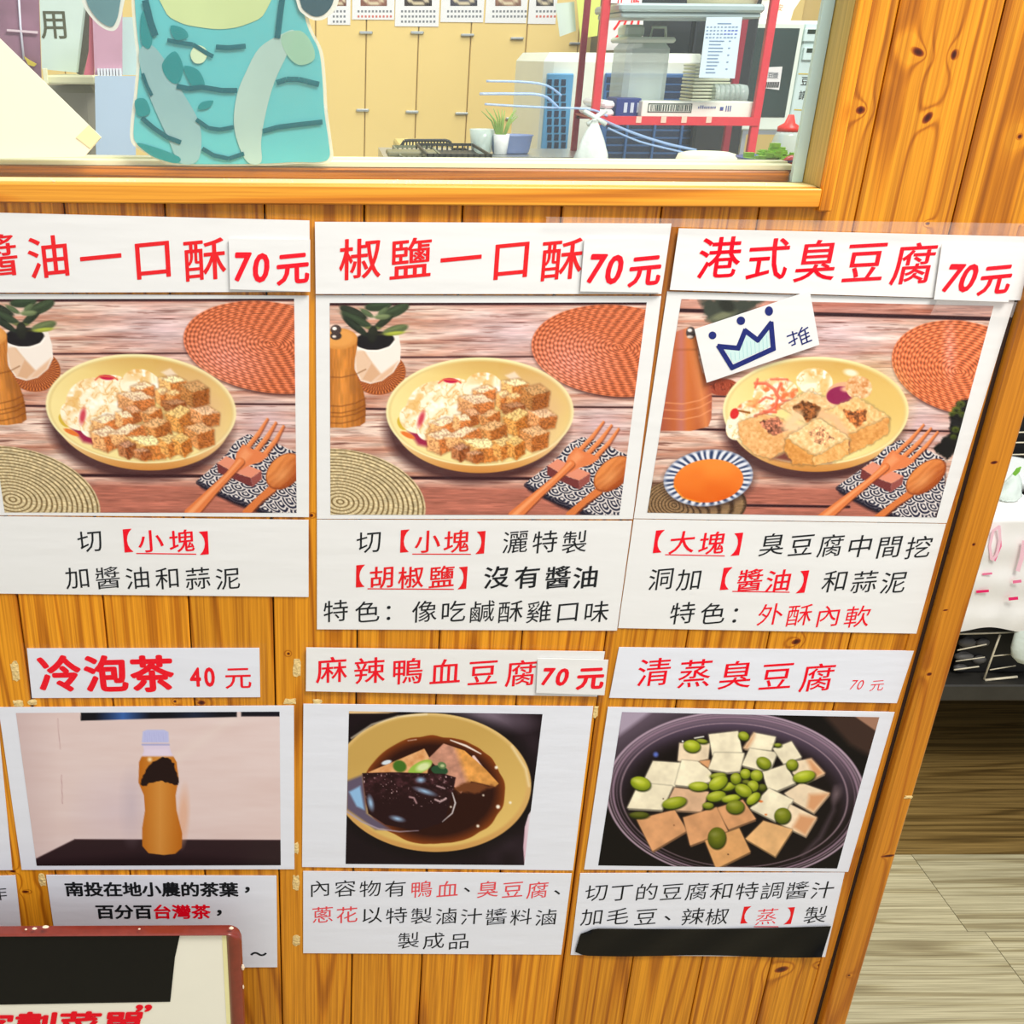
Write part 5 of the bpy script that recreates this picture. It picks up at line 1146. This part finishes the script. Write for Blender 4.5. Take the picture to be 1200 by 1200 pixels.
b = MB(); b.box(d1+.013, q.x+.016, Ym-.008, Ym-.0005, zb3+.006, zt3-.004, .002); b.build('control_panel', M_mp, t, smooth=False)
for (x, y) in [(951, 39), (950, 61)]:
    b = MB(); p_ = W(x, y, Ym-.012); b.box(p_.x-.014, p_.x+.014, Ym-.0145, Ym-.0081, p_.z-.014, p_.z+.008, .001); s_ = b.build('display_housing', M_mp, t, smooth=False)
    b = MB(); b.box(p_.x-.009, p_.x+.011, Ym-.0153, Ym-.0146, p_.z-.001, p_.z+.0064); b.build('display', plain('lcd_dark', (36, 54, 44), .2), s_, smooth=False)
YM_ = Ym-.0086
write([('豆', 943.5, 95, 10.5, .95), ('腐', 953.5, 95.5, 10.5, .95), ('請', 941, 111.5, 10.5, .95), ('勿', 950.5, 112.5, 10.5, .95)], YM_, M_blackink, t, .01, 0)
b = MB(); band(b, [(936, 86.5), (957, 87)], 1.4, YM_); band(b, [(931, 128.5), (950, 129.5)], 1.4, YM_); b.build('gold_rule', plain('gold_print', (206, 186, 80)), t, smooth=False)
b = MB(); P = [W(896, 79, Ym-.0122), W(917, 78, Ym-.0122), W(913, 105.5, Ym-.0122), W(894, 103, Ym-.0122)]; b.prism(P, (0, .0006, 0)); s_ = b.build('sticker', M_paper, t, smooth=False, label='white sticker on the glass door')
write([('豆', 903, 88, 7), ('漿', 909, 88.5, 7)], Ym-.0128, M_mk, s_, .02, 0)
b = MB(); k0 = random.Random(5)
for i in range(9): pp_ = W(896+i*2, 96, Ym-.0128); b.box(pp_.x, pp_.x+.0022, Ym-.0129, Ym-.0123, pp_.z-.010, pp_.z)
b.build('barcode', M_blackink, s_, smooth=False, kind='stuff')
t = pthing('microwave_stand', 925, 160, Ym, 'low steel stand carrying the white microwave', 'stand')
p = W(872, 160, Ym); q = W(965, 160, Ym)
b = MB(); b.box(p.x, q.x+.02, Ym+.01, Ym+.24, zb3-.008, zb3-.0005); b.build('top', M_steel, t, smooth=False)
for x in (p.x+.006, q.x+.01):
    for y in (Ym+.02, Ym+.22): MB().box(x-.004, x+.004, y-.004, y+.004, 0.0, zb3-.0085).build('leg', M_steel, t, smooth=False)
t = pthing('paper_bag', 910, 22, Ym+.1, 'white paper bag with orange print on top of the microwave', 'bag')
b = MB(); P = [W(x, y, Ym+.05) for x, y in [(889, 25), (893, 12), (903, 0), (908, -30), (940, -30), (938, 0), (930, 12), (926, 25)]]; z0_ = min(q_.z for q_ in P); P = [Vector((q_.x, q_.y, max(q_.z, zt3+.0005))) for q_ in P]; b.prism(P, (0, .06, 0)); b.build('body', plain('white_bag_paper', (236, 236, 222), .6, bump=.6), t, smooth=False)
write([('早', 904, 10, 8, 1), ('安', 914, 9, 8, 1)], Ym+.0492, plain('orange_print', (226, 140, 90)), t, .0, 0)
t = pthing('squeeze_bottle', 924, 165, .40, 'small squeeze bottle with red nozzle in front of the microwave', 'bottle')
p = W(924, 154, .40); b = MB(); hh_ = p.z-zc_; b.lathe((p.x, .40, zc_), [(.017, 0), (.018, .01), (.018, hh_-.02), (.014, hh_-.004), (.012, hh_)], 18); b.build('body', M_cl, t)
b = MB(); b.lathe((p.x, .40, zc_), [(.0125, hh_), (.0125, hh_+.005), (.006, hh_+.009), (.003, hh_+.018), (.0015, W(925, 140, .30).z-zc_)], 16); b.build('nozzle', plain('red_plastic', (220, 50, 40), .4), t)
t = pthing('vegetable_plate', 905, 185, .26, 'plate of chopped green vegetables at the window corner', 'plate')
p = W(905, 184, .25); b = MB(); zz = p.z; b.lathe((p.x, .25, zz-.012), [(.012, 0), (.018, .002), (.034, .010), (.036, .012), (.030, .008)], 28); b.build('plate', plain('blue_rim_plate', (90, 110, 180), .3), t)
bx_ = MB().box(p.x-.06, p.x+.045, .20, .30, zc_, zz-.0125, .002); tag(bx_.build('food_box', plain('green_steel_box', (120, 130, 110), .5), smooth=False), 'low metal food box under the vegetable plate', 'box')
b = MB(); r2 = random.Random(9)
for i in range(90):
    a = r2.uniform(0, 6.28); q_ = r2.uniform(0, .028); x, y, z = p.x+q_*math.cos(a), .25+q_*math.sin(a)*.8, zz-.004+r2.uniform(0, .014)*(1-q_/.03); s = r2.uniform(.002, .005)
    b.box(x-s, x+s, y-s*.6, y+s*.6, z, z+s*r2.uniform(.4, 1.2))
b.build('chopped_greens', plain('fresh_green', (150, 206, 60), .5, var=.5, scale=200), t, smooth=False, kind='stuff')
t = pthing('tomato_piece', 926, 187, .22, 'red tomato wedge beside the chopped greens', 'food'); p = W(927, 187, .225); b = MB(); b.lathe((p.x, .225, zz-.012), [(.002, 0), (.008, .004), (.009, .009), (.005, .014), (.001, .016)], 14); b.build('flesh', plain('tomato_red', (206, 60, 60), .3), t)

# sticky notes
b = MB(); b.prism([W(651, 4, 1.1), W(673, 2, 1.1), W(675, 36, 1.1), W(656, 43, 1.1)], (0, .0008, 0)); tag(b.build('note', plain('pale_note', (220, 238, 226), .5, var=.05), smooth=False), 'crumpled pale note left of the yellow green note', 'paper')
b = MB(); b.prism([W(674, -20, 1.08), W(706, -20, 1.08), W(700, 42, 1.08), W(680, 45, 1.08)], (0, .0008, 0)); tag(b.build('note', plain('lime_note', (216, 228, 112), .5, var=.05), smooth=False), 'yellow green note hanging beside the red rack post', 'paper')
b = MB(); z_ = W(690, -22, 1.1).z; b.tube([(W(640, 0, 1.1).x, 1.095, z_), (W(720, 0, 1.1).x, 1.095, z_)], .003, 8); tag(b.build('note_rail', M_steel), 'thin rail that the paper notes hang from', 'rail')

# cookware at the foot of the window, middle
M_bk = plain('black_plastic', (40, 42, 38), .5, var=.3)
def tray(x0, x1, y0, y1, Y, label, m=M_bk, grid=True, cat='tray'):
    t = pthing('wire_basket', (x0+x1)/2, y1, Y, label, cat)
    p = W(x0, (y0+y1)/2, Y); q = W(x1, (y0+y1)/2, Y); zt4 = W((x0+x1)/2, y0, Y).z; zb4 = W((x0+x1)/2, y1, Y).z
    b = MB(); b.box(p.x, q.x, Y, Y+.20, zb4, zb4+.004); b.box(p.x, q.x, Y, Y+.003, zt4-.004, zt4).box(p.x, q.x, Y+.197, Y+.2, zt4-.004, zt4).box(p.x, p.x+.003, Y, Y+.2, zt4-.004, zt4).box(q.x-.003, q.x, Y, Y+.2, zt4-.004, zt4); b.build('rim', m, t, smooth=False)
    b = MB(); n = int((q.x-p.x)/.008)
    for i in range(n+1): x = p.x+(q.x-p.x-.002)*i/n; b.box(x, x+.0028, Y, Y+.0025, zb4, zt4).box(x, x+.0028, Y+.1975, Y+.2, zb4, zt4)
    b.build('mesh', m, t, smooth=False, kind='stuff'); return t, p, q, zb4
t, p, q, zb4 = tray(500, 576, 180.5, 193, .70, 'black slatted basket at the foot of the window')
tb, p2, q2, zb5 = tray(469, 520, 183, 193, .74, 'grey green tray left of the black slatted basket', plain('grey_green_plastic', (112, 118, 92), .5))
b = MB(); b.box(p2.x-.02, q.x, .72, 1.0, zb4-.02, zb4-.0005); tag(b.build('metal_shelf', M_steel, smooth=False), 'steel shelf board under the black baskets', 'shelf')
b = MB(); pbox(b, 454, 512, 178, 184, .78, .05, .002); tag(b.build('flat_pan', plain('olive_grey', (120, 118, 84), .5), smooth=False), 'flat grey pan edge above the black baskets', 'pan')
t = pthing('black_crate', 500, 170, 1.3, 'low black crate farther back on the kitchen worktop', 'crate')
Yx = 1.30; b = MB(); P = [W(x, y, Yx) for x, y in [(470, 171), (474, 165), (480, 164.5), (522, 164.5), (527, 166), (530, 171)]]
for i in range(5): b.tube([P[i], P[i+1]], .003, 8)
for i in range(16):
    x = 473+i*3.6; b.box(W(x, 168, Yx).x-.0016, W(x, 168, Yx).x+.0016, Yx-.001, Yx+.002, W(x, 171, Yx).z, W(x, 165.5, Yx).z)
b.build('rim', M_bk, t, smooth=False)
b = MB(); pbox(b, 468, 532, 171, 190, Yx, .2, .004, zlo=.9); b.build('body', plain('cream_crate', (216, 196, 120), .5), t, smooth=False)
t = pthing('back_worktop', 500, 190, 1.3, 'pale worktop along the kitchen back wall', 'counter')
b = MB(); b.box(-1.5, W(622, 180, 1.25).x, 1.22, YW-.015, .86, .8995, .003); b.build('worktop', M_steel, t, smooth=False); b = MB(); b.box(-1.48, W(620, 180, 1.25).x, 1.26, YW-.02, 0.0, .859); b.build('cabinet', plain('grey_cabinet', (150, 150, 140)), t, smooth=False)
t = pthing('glass_cup', 561, 178, .9, 'small clear glass cup beside the potted greens', 'cup')
p = W(564, 178, .9); b = MB(); b.lathe((p.x, .9, zb4), [(.012, 0), (.016, .002), (.021, .036), (.019, .036), (.014, .004)], 20); b.build('bowl', M_cl, t)
b = MB(); b.box(p.x-.04, p.x+.17, .84, 1.0, zb4-.02, zb4-.0005); tag(b.build('metal_shelf', M_steel, smooth=False), 'steel shelf board under the cup and greens', 'shelf')
t = pthing('potted_greens', 585, 190, .88, 'small white pot of green onion shoots at the foot of window', 'plant')
p = W(586, 186, .88); b = MB(); b.lathe((p.x, .88, zb4), [(.010, 0), (.013, .03), (.012, .03), (.011, .028)], 16); b.build('pot', plain('white_ceramic', (236, 240, 236), .3), t)
b = MB(); r2 = random.Random(6)
for i in range(14): a = r2.uniform(-.03, .03); h = r2.uniform(.02, .045); b.tube([(p.x+a*.25, .88, zb4+.028), (p.x+a*.6, .88+a*.2, zb4+.028+h*.6), (p.x+a*1.2, .88+a*.4, zb4+.028+h)], [.0016, .0014, .0005], 5)
b.build('shoots', plain('pale_green_shoot', (140, 176, 84), .5, var=.3), t, kind='stuff')
t = pthing('blue_basket', 602, 190, .86, 'small grey blue basket beside the potted greens', 'basket')
b = MB(); p = W(603, 180, .86); P = [(-.030, 0), (.030, 0), (.034, .030), (-.034, .030)]; b.lathe((p.x, .90, zb4), [(.028, 0), (.030, .003), (.034, .026), (.036, .028), (.033, .028), (.029, .004)], 24, 1, .7); b.build('body', plain('grey_blue_plastic', (110, 130, 172), .4), t)

# left part of the window
M_maroon = plain('maroon_print', (150, 112, 130), .5, var=.45, scale=26)
t = pthing('maroon_poster', 20, 40, .9, 'mottled maroon poster at the far left behind the glass', 'poster')
b = MB(); b.prism([W(-60, -40, .9), W(44, -40, .9), W(48, 92, .9), W(-60, 92, .9)], (0, .004, 0)); b.build('sheet', M_maroon, t, smooth=False)
b = MB(); b.tube([W(21, -20, .895), W(24, 30, .895), W(28, 70, .895)], .0018, 6); b.build('glare_edge', plain('white_glare', (226, 228, 240), .4), t)  # white tube drawn as a streak of glare
b = MB(); P = [W(28, 66, .893), W(34, 70, .893), (W(43, 75, .893)), W(40, 78, .893), W(33, 76, .893)]; b.prism(P, (0, .002, 0)); b.build('yellow_spot', plain('yellow_spot', (226, 206, 70)), t, smooth=False)
b = MB(); P = [W(8, 34, .8935), W(44, 36.5, .8935), W(44, 39.5, .8935), W(8, 36.5, .8935)]; b.prism(P, (0, .002, 0)); b.build('pale_strip', plain('pale_pink_print', (226, 206, 212)), t, smooth=False)
t = pthing('white_sign', 72, 45, .72, 'white plastic sign with one grey character and dark edge', 'sign')
b = MB(); b.prism([W(45, -40, .72), W(104, -40, .72), W(89, 85, .72), W(49, 81, .72)], (0, .02, 0)); b.build('panel', plain('mint_white', (206, 226, 214), .4), t, smooth=False)
b = MB(); b.prism([W(104.5, -40, .735), W(110, -40, .735), W(104, 60, .735), W(96, 89, .735), W(89.7, 86, .735)], (0, .02, 0)); b.build('edge', plain('dark_edge', (78, 74, 62), .5), t, smooth=False)
write([('用', 63.5, 28, 34)], .7195, plain('olive_grey_ink', (90, 92, 70), .6), t, .012, 0)
t = pthing('cream_shelf', 80, 93, .70, 'cream shelf edge below the white plastic sign', 'shelf')
b = MB(); pbox(b, 53, 111, 88.5, 98.5, .68, .12, .002); b.build('board', plain('cream_shelf', (228, 228, 184), .5), t, smooth=False)
b = MB(); pbox(b, 50.5, 55.5, 80, 98, .675, .004, .0005); b.build('bracket', M_cream, t, smooth=False)
t = pthing('grey_bin', 85, 140, .75, 'grey brown storage bin under the cream shelf', 'bin')
b = MB(); pbox(b, 45, 112, 100, 190, .74, .2, .01, zlo=zc_-.2); b.build('body', plain('grey_taupe', (140, 136, 118), .5, var=.25, scale=12), t, smooth=False)
t = pthing('pink_folder', 125, 50, .60, 'translucent pink plastic folder hanging behind the glass', 'folder')
b = MB(); b.prism([W(106, -40, .60), W(143, -40, .60), W(143, 88, .60), W(111, 88, .60)], (0, .003, 0)); b.build('cover', plain('pink_plastic', (200, 158, 176), .4, var=.15, scale=20), t, smooth=False)
for i in range(8):
    b = MB(); p = W(115+i*3.6, 86, .597); b.box(p.x, p.x+.0025, .594, .5995, p.z-.006, p.z+.006); b.build('binding_tooth', plain('white_plastic', (230, 236, 240)), t, smooth=False)
b = MB(); b.prism([W(105, 10, .61), W(110, 10, .61), W(110, 88, .61), W(98, 88, .61), (W(104, 60, .61))], (0, .003, 0)); b.build('red_edge', plain('rose_red', (206, 110, 124)), t, smooth=False)
t = pthing('blue_film_strip', 133, 140, .58, 'pale blue translucent plastic sheet below the pink folder', 'plastic sheet')
b = MB(); b.prism([W(111, 89, .57), W(159, 89, .57), W(159, 205, .57), W(113, 205, .57)], (0, .002, 0)); b.build('sheet', plain('pale_blue_sheet', (180, 204, 222), .35, var=.10, scale=10), t, smooth=False)
t = pthing('mint_curtain', 152, 60, .62, 'mint coloured plastic sheet between pink folder and teal sticker', 'plastic sheet')
b = MB(); b.prism([W(143.5, 20, .62), W(166, 20, .62), W(166, 88, .62), W(143.5, 88, .62)], (0, .002, 0)); b.build('sheet', plain('mint_sheet', (196, 226, 222), .35, var=.10, scale=10), t, smooth=False)
# cream card taped on the pane
Yk = .030
t = pthing('cream_card', 40, 120, Yk, 'large cream card taped slanting behind the pane at far left', 'card')
b = MB(); b.prism([W(-60, 0, Yk), W(0, 45.5, Yk), W(118.8, 161, Yk), W(99, 183.5, Yk), W(-60, 187, Yk)], (0, .0012, 0)); b.build('card', plain('cream_card', (248, 242, 216), .5, var=.02), t, smooth=False)
b = MB(); b.prism([W(104, 146.5, Yk-.0006), W(118.5, 160.8, Yk-.0006), W(106, 174, Yk-.0006), W(89, 161, Yk-.0006)], (0, .0004, 0)); b.build('tape', plain('yellowed_tape', (240, 234, 180), .4), t, smooth=False)

# translucent teal sticker on the pane
def tint(name, rgb, op): return sheer(name, rgb, op, gloss=.04, rough=.1)
t = pthing('teal_sticker', 270, 100, .038, 'large translucent teal sticker with dark wavy bands and pale outline', 'sticker')
Ys = .0385
def smoothp(pts, n=4):
    m = len(pts); out = []
    for i in range(m):
        p0, p1, p2, p3 = [Vector((*pts[(i+k-1) % m], 0)) for k in range(4)]
        for j in range(n):
            s = j/n; q = .5*((2*p1)+(-p0+p2)*s+(2*p0-5*p1+4*p2-p3)*s*s+(-p0+3*p1-3*p2+p3)*s**3); out.append((q.x, q.y))
    return out
def patch(name, pts, m, Y, sm=True, **kw):
    b = MB(); q = smoothp(pts) if sm else pts; b.prism([W(x, y, Y) for x, y in q], (0, .0002, 0)); return b.build(name, m, t, smooth=False, **kw)
body = [(160, -40), (158, 0), (161, 40), (164, 70), (161, 110), (157, 145), (158, 165), (172, 176), (190, 186), (212, 192), (300, 192), (345, 190), (375, 190), (386, 184), (385, 165), (380, 130), (378, 95), (374, 60), (362, 35), (356, 10), (356, -40)]
patch('outline', [(x+(4 if x > 260 else -4), y+(2 if y > 150 else 0)) for x, y in body], tint('pale_outline', (236, 236, 216), .55), Ys+.0006)
patch('body', body, tint('teal_film', (104, 200, 202), .78), Ys)
patch('belly', [(185, -40), (192, 10), (210, 26), (235, 32), (262, 34), (290, 28), (312, 12), (318, -40)], tint('olive_cream_film', (206, 222, 160), .85), Ys-.0004)
patch('sash', [(163, 60), (175, 52), (190, 66), (212, 105), (232, 140), (236, 170), (230, 190), (210, 190), (196, 160), (178, 120), (166, 85)], tint('grey_film', (150, 190, 190), .8), Ys-.0008)
patch('sash', [(330, 40), (345, 36), (338, 60), (322, 95), (312, 130), (306, 165), (306, 190), (290, 190), (278, 165), (274, 140), (278, 110), (288, 85), (304, 56)], tint('grey_film_pale', (180, 208, 196), .85), Ys-.0008)
patch('cheek', [(330, 42), (352, 36), (366, 52), (368, 70), (350, 76), (335, 62)], tint('pale_olive_film', (170, 212, 180), .7), Ys-.0009)
patch('button', [(224, 60), (231, 53), (240, 56), (243, 64), (238, 73), (229, 74), (224, 68)], tint('cream_film', (206, 226, 186), .95), Ys-.0012)
M_dt = tint('dark_teal_film', (24, 96, 104), .95); M_lt = tint('deep_teal_film', (36, 150, 150), .7)
for pts, wd in [([(196, 47), (210, 50), (226, 52), (245, 64), (250, 66)], 5), ([(253, 55), (268, 56), (288, 54)], 6), ([(207, 101), (222, 104), (236, 102), (260, 106), (278, 106)], 6), ([(166, 138), (180, 150), (196, 161), (212, 167)], 5.5), ([(230, 140), (244, 150), (258, 152), (274, 149)], 5), ([(237, 174), (250, 182), (268, 186), (286, 180)], 5), ([(324, 97), (336, 93), (350, 93), (374, 99)], 6.5), ([(308, 154), (326, 149), (350, 146), (378, 143)], 6), ([(332, -10), (329, 12), (325, 45)], 7), ([(170, 0), (176, 25), (182, 42)], 8), ([(167, 86), (172, 100), (178, 112)], 4)]:
    b = MB(); n = len(pts)
    for i in range(n-1):
        (x1, y1), (x2, y2) = pts[i], pts[i+1]; L = math.hypot(x2-x1, y2-y1); nx, ny = -(y2-y1)/L*wd/2, (x2-x1)/L*wd/2
        flat(b, [(x1+nx, y1+ny), (x2+nx, y2+ny), (x2-nx, y2-ny), (x1-nx, y1-ny)], Ys-.0014-.00003*i)
    b.build('band', M_dt, t, smooth=False)
for i, pts in enumerate([[(190, 75), (205, 60), (215, 80), (208, 98), (196, 92)], [(200, 30), (216, 34), (220, 44), (205, 46)], [(165, 20), (172, 10), (180, 30), (176, 56), (166, 50)], [(215, 78), (232, 82), (240, 100), (226, 102)], [(236, 120), (250, 118), (244, 127), (232, 128)], [(160, 168), (180, 172), (210, 184), (206, 191), (180, 184)], [(158, 118), (170, 116), (176, 132), (162, 136)]]): patch('dapple', pts, M_lt, Ys-.0011)
t = pthing('grey_drop_sticker', 122, 10, .038, 'grey teal pointed sticker with white edge left of the teal one', 'sticker')
patch('outline', [(92, -40), (96, 2), (112, 26), (128, 36), (138, 32), (144, 10), (148, -40)], tint('white_edge_film', (232, 236, 224), .8), Ys+.0006); patch('body', [(98, -40), (101, 0), (114, 22), (128, 31), (135, 27), (140, 8), (143, -40)], tint('slate_film', (104, 146, 150), .9), Ys)
t = pthing('dark_drop_sticker', 370, 8, .037, 'dark round-ended sticker with white edge right of the teal one', 'sticker')
patch('outline', [(344, -40), (348, 4), (356, 17), (370, 24), (384, 20), (396, 4), (400, -40)], tint('white_edge_film2', (236, 236, 222), .85), Ys-.0018); patch('body', [(349, -40), (352, 3), (360, 15), (371, 19.5), (382, 15), (391, 0), (395, -40)], tint('dark_teal_slate_film', (62, 92, 100), .92), Ys-.0022)
t = pthing('latch', 382, 140, .05, 'small chrome latch beside the teal sticker', 'latch')
b = MB(); b.tube([W(379.5, 122, .05), W(381, 130, .05), W(382, 150, .05), W(386, 165, .05), W(387, 185, .05)], [.0012, .0022, .0016, .0012, .0010], 8); b.build('lever', plain('chrome', (200, 206, 206), .15, 1), t)
# pale blue tubes added to stand in for bright reflections in the window pane
t = pthing('pane_reflections', 640, 120, .55, 'pale blue tubes standing in for reflections in the window pane', 'reflection')
M_refl = sheer('blue_reflection', (176, 212, 252), .6, gloss=.08, rough=.2)
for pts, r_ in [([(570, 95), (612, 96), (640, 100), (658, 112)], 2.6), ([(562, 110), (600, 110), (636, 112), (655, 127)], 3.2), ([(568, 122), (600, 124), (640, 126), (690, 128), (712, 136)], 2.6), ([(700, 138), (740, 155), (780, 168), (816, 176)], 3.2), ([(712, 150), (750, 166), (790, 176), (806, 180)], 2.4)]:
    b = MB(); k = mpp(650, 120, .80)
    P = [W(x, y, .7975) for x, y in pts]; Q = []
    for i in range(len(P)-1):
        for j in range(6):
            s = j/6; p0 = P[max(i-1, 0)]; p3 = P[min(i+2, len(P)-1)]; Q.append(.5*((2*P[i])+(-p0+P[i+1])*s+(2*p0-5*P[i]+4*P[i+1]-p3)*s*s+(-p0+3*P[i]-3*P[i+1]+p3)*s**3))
    Q.append(P[-1]); b.tube(Q, r_*k/2, 8); b.build('reflection_streak', M_refl, t)

# ---------------------------------------------------------------- right of the post: the serving shelf
Yf = .75
t = pthing('serving_shelf', 1150, 810, Yf, 'dark steel shelf unit seen to the right of the post', 'shelf')
M_ds = plain('dark_steel', (62, 60, 56), .4, .4, var=.3); M_bkk = plain('black_enamel_and_shade', (16, 15, 15), .6)
xa_ = px1+.10; xb_ = 2.2
xa_ = W(1098, 820, Yf).x
zl0, zl1 = W(1150, 822, Yf).z, W(1150, 803, Yf).z
zu = W(1190, 606, Yf).z
b = MB(); b.box(xa_, xb_, Yf, Yf+.5, zl0, zl1, .003); b.build('lower_board', M_ds, t, smooth=False)
b = MB(); b.box(xa_, xb_, Yf+.03, Yf+.5, zu-.03, zu-.001, .003); b.build('upper_board', M_ds, t, smooth=False)
b = MB(); b.box(xa_+.02, xb_, Yf+.47, Yf+.49, 0.0, zl0-.001).box(xa_, xb_, Yf+.50, Yf+.52, 0, 1.1); b.build('shade_panel', M_bkk, t, smooth=False)  # black panels added to paint the darkness under the shelf
for x in (xa_+.02, xb_-.03):
    for y in (Yf+.06, Yf+.44):
        MB().box(x-.015, x+.015, y-.015, y+.015, 0, zl0-.0005).build('leg', M_bkk, t, smooth=False)
        MB().box(x-.012, x+.012, y-.012, y+.012, zl1+.0005, zu-.031).build('upright', M_bkk, t, smooth=False)
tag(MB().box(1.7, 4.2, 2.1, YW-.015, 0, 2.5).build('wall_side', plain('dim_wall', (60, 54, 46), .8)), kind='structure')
# crate with white rods
t = pthing('white_rod_crate', 1130, 790, Yf+.05, 'black crate with chipped white wire rods on the lower shelf', 'crate')
M_rod = plain('chipped_white_rod', (226, 216, 190), .5, var=.3, scale=90)
Yq = Yf+.02
b = MB(); p = W(1118, 790, Yq); b.box(xa_+.045, W(1215, 780, Yq).x, Yq+.02, Yq+.3, zl1+.0005, W(1150, 742, Yq).z, .004); b.build('body', M_bkk, t, smooth=False)
for pts, r_ in [([(1108, 805), (1145, 799)], 3.4), ([(1154, 797), (1192, 793)], 3.0), ([(1118, 785), (1147, 781)], 1.8), ([(1122, 762), (1156, 755)], 1.6), ([(1120, 775), (1154, 770)], 1.2), ([(1153, 796), (1166, 760), (1172, 744)], 2.2), ([(1160, 785), (1190, 780)], 1.4), ([(1163, 769), (1190, 766)], 1.4), ([(1124, 743), (1190, 741)], 2.0)]:
    b = MB(); k = mpp(1150, 780, Yq); b.tube([W(x, y, Yq-.004) for x, y in pts], r_*k/2, 8); b.build('rod', M_rod, t)
M_gr = plain('grey_pebble_grey', (84, 82, 80), .5, var=.3)
for i, (x, y, a, c_) in enumerate([(1132, 752, 10, 6), (1150, 752, 8, 5), (1128, 768, 11, 5), (1146, 772, 8, 5), (1124, 781, 8, 4)]):
    b = MB(); p = W(x, y, Yq+.02); k = mpp(x, y, Yq); b.lathe((p.x, p.y-.004, p.z), [(a*k*.4, -c_*k), (a*k, -c_*k*.3), (a*k, c_*k*.4), (a*k*.5, c_*k)], 14, 1, .5); b.build('bottle_end', M_gr, t)

t = pthing('white_bag', 1200, 760, Yf-.02, 'white plastic bag bulging below the draped cloth at the right edge', 'bag')
M_wp = M_wp_ = plain('white_enamel', (236, 238, 236), .3)
p = W(1216, 758, Yf+.0); b = MB(); k = mpp(1216, 758, Yf); zt6 = W(1200, 736, Yf).z; zb6 = W(1200, 778, Yf).z
b.lathe((p.x, Yf-.004-.0, 0), [(6*k, zb6), (20*k, zb6+4*k), (29*k, zb6+12*k), (33*k, zb6+24*k), (34*k, zt6), (30*k, zt6+.01)], 32, 1, .3); b.build('body', M_bag, t)
# draped plastic cloth with pink marker strokes
t = pthing('white_cloth', 1160, 670, Yf-.02, 'white plastic cloth with pink marker strokes hanging over the shelf', 'cloth')
nx, nz = 36, 26; vs = []; fs = []
Yd = Yf-.015
for j in range(nz+1):
    for i in range(nx+1):
        u, v = i/nx, j/nz; x = 1095+150*u; y = 608+(738-608)*v+3*math.sin(u*11)*(v > .9)
        w_ = .006*math.sin(u*9+v*2)+.003*math.sin(u*23+v*7)+.002*math.sin(v*19)
        q = W(x, y, Yd+w_*min(1, v*3)); vs.append(q)
for j in range(nz):
    for i in range(nx): a = j*(nx+1)+i; fs.append((a, a+nx+1, a+nx+2, a+1))
M_wc = plain('white_plastic_cloth', (242, 240, 236), .4, var=.03, bump=.3, scale=12)
n0 = len(vs); top0 = [vs[i] for i in range(nx+1)]
for i in range(nx+1): vs.append((top0[i].x, Yf+.40, zu+.001))
for i in range(nx+1): pass
for i in range(nx): fs.append((i, i+1, n0+i+1, n0+i))
MB().add(vs, fs).build('drape', M_wc, t, smooth=True)
M_pk = plain('pink_marker', (244, 120, 160), .5, var=.15); M_ht = plain('hot_pink_marker', (240, 40, 110), .5); M_ltp = plain('faint_pink_marker', (246, 200, 212), .5)
b = MB(); Ym2 = Yd-.0095
for pts, wd in [([(1162, 655), (1160, 640), (1164, 622), (1171, 617), (1172, 632), (1168, 650), (1163, 656)], 3.2), ([(1200, 635), (1197, 655), (1193, 668)], 5)]: b = MB(); band(b, pts, wd, Ym2); b.build('marker_stroke', M_ltp, t, smooth=False)
for pts, wd, mm in [([(1152, 673), (1162, 672)], 2.4, M_pk), ([(1188, 682), (1196, 681)], 3.4, M_pk), ([(1172, 620), (1173, 640), (1166, 657)], 1.8, M_pk), ([(1145, 693.5), (1158, 692.5)], 3.0, M_ht), ([(1183, 702), (1192, 701)], 3.6, M_ht)]:
    b = MB(); band(b, pts, wd, Ym2); b.build('marker_stroke', mm, t, smooth=False)
t = pthing('plastic_tub', 1195, 605, Yf+.05, 'white plastic tub above the draped cloth', 'tub')
p = W(1222, 590, Yf+.06); b = MB(); k = mpp(1210, 590, Yf+.06); b.lathe((p.x, Yf+.16, zu+.002), [(34*k, 0), (40*k, .012), (47*k, .02), (48*k, .026), (44*k, .026)], 32); b.build('body', M_wp, t)
t = pthing('herb_bag', 1190, 575, Yf+.06, 'clear plastic bag of herbs beside the white tub', 'bag')
b, vs, fs = bag('h', 1191, 552, 586, 26, Yf+.06, '', None, 8); b.add(vs, fs); b.build('body', M_bag, t, smooth=True)
b = MB(); b.prism([W(1187, 556, Yf+.03), W(1192, 549, Yf+.03), W(1197, 547, Yf+.03), W(1195, 553, Yf+.03), W(1190, 558, Yf+.03)], (0, .002, 0)); b.build('leaf', plain('leaf_green', (120, 186, 60)), t, smooth=False)
t = pthing('dark_rack', 1195, 540, Yf+.25, 'black rack with pale wires above the white tub', 'rack')
b = MB(); b.box(W(1176, 545, Yf+.3).x, 2.2, Yf+.30, Yf+.32, zu+.0, W(1190, 480, Yf+.3).z); b.build('back', M_bkk, t, smooth=False)
for y in (507, 519, 533, 549, 560, 573):
    b = MB(); b.tube([W(1180, y, Yf+.28), W(1230, y-1, Yf+.28)], .0016, 6); b.build('wire', M_rod, t)
bpy.data.objects.remove(_fo)
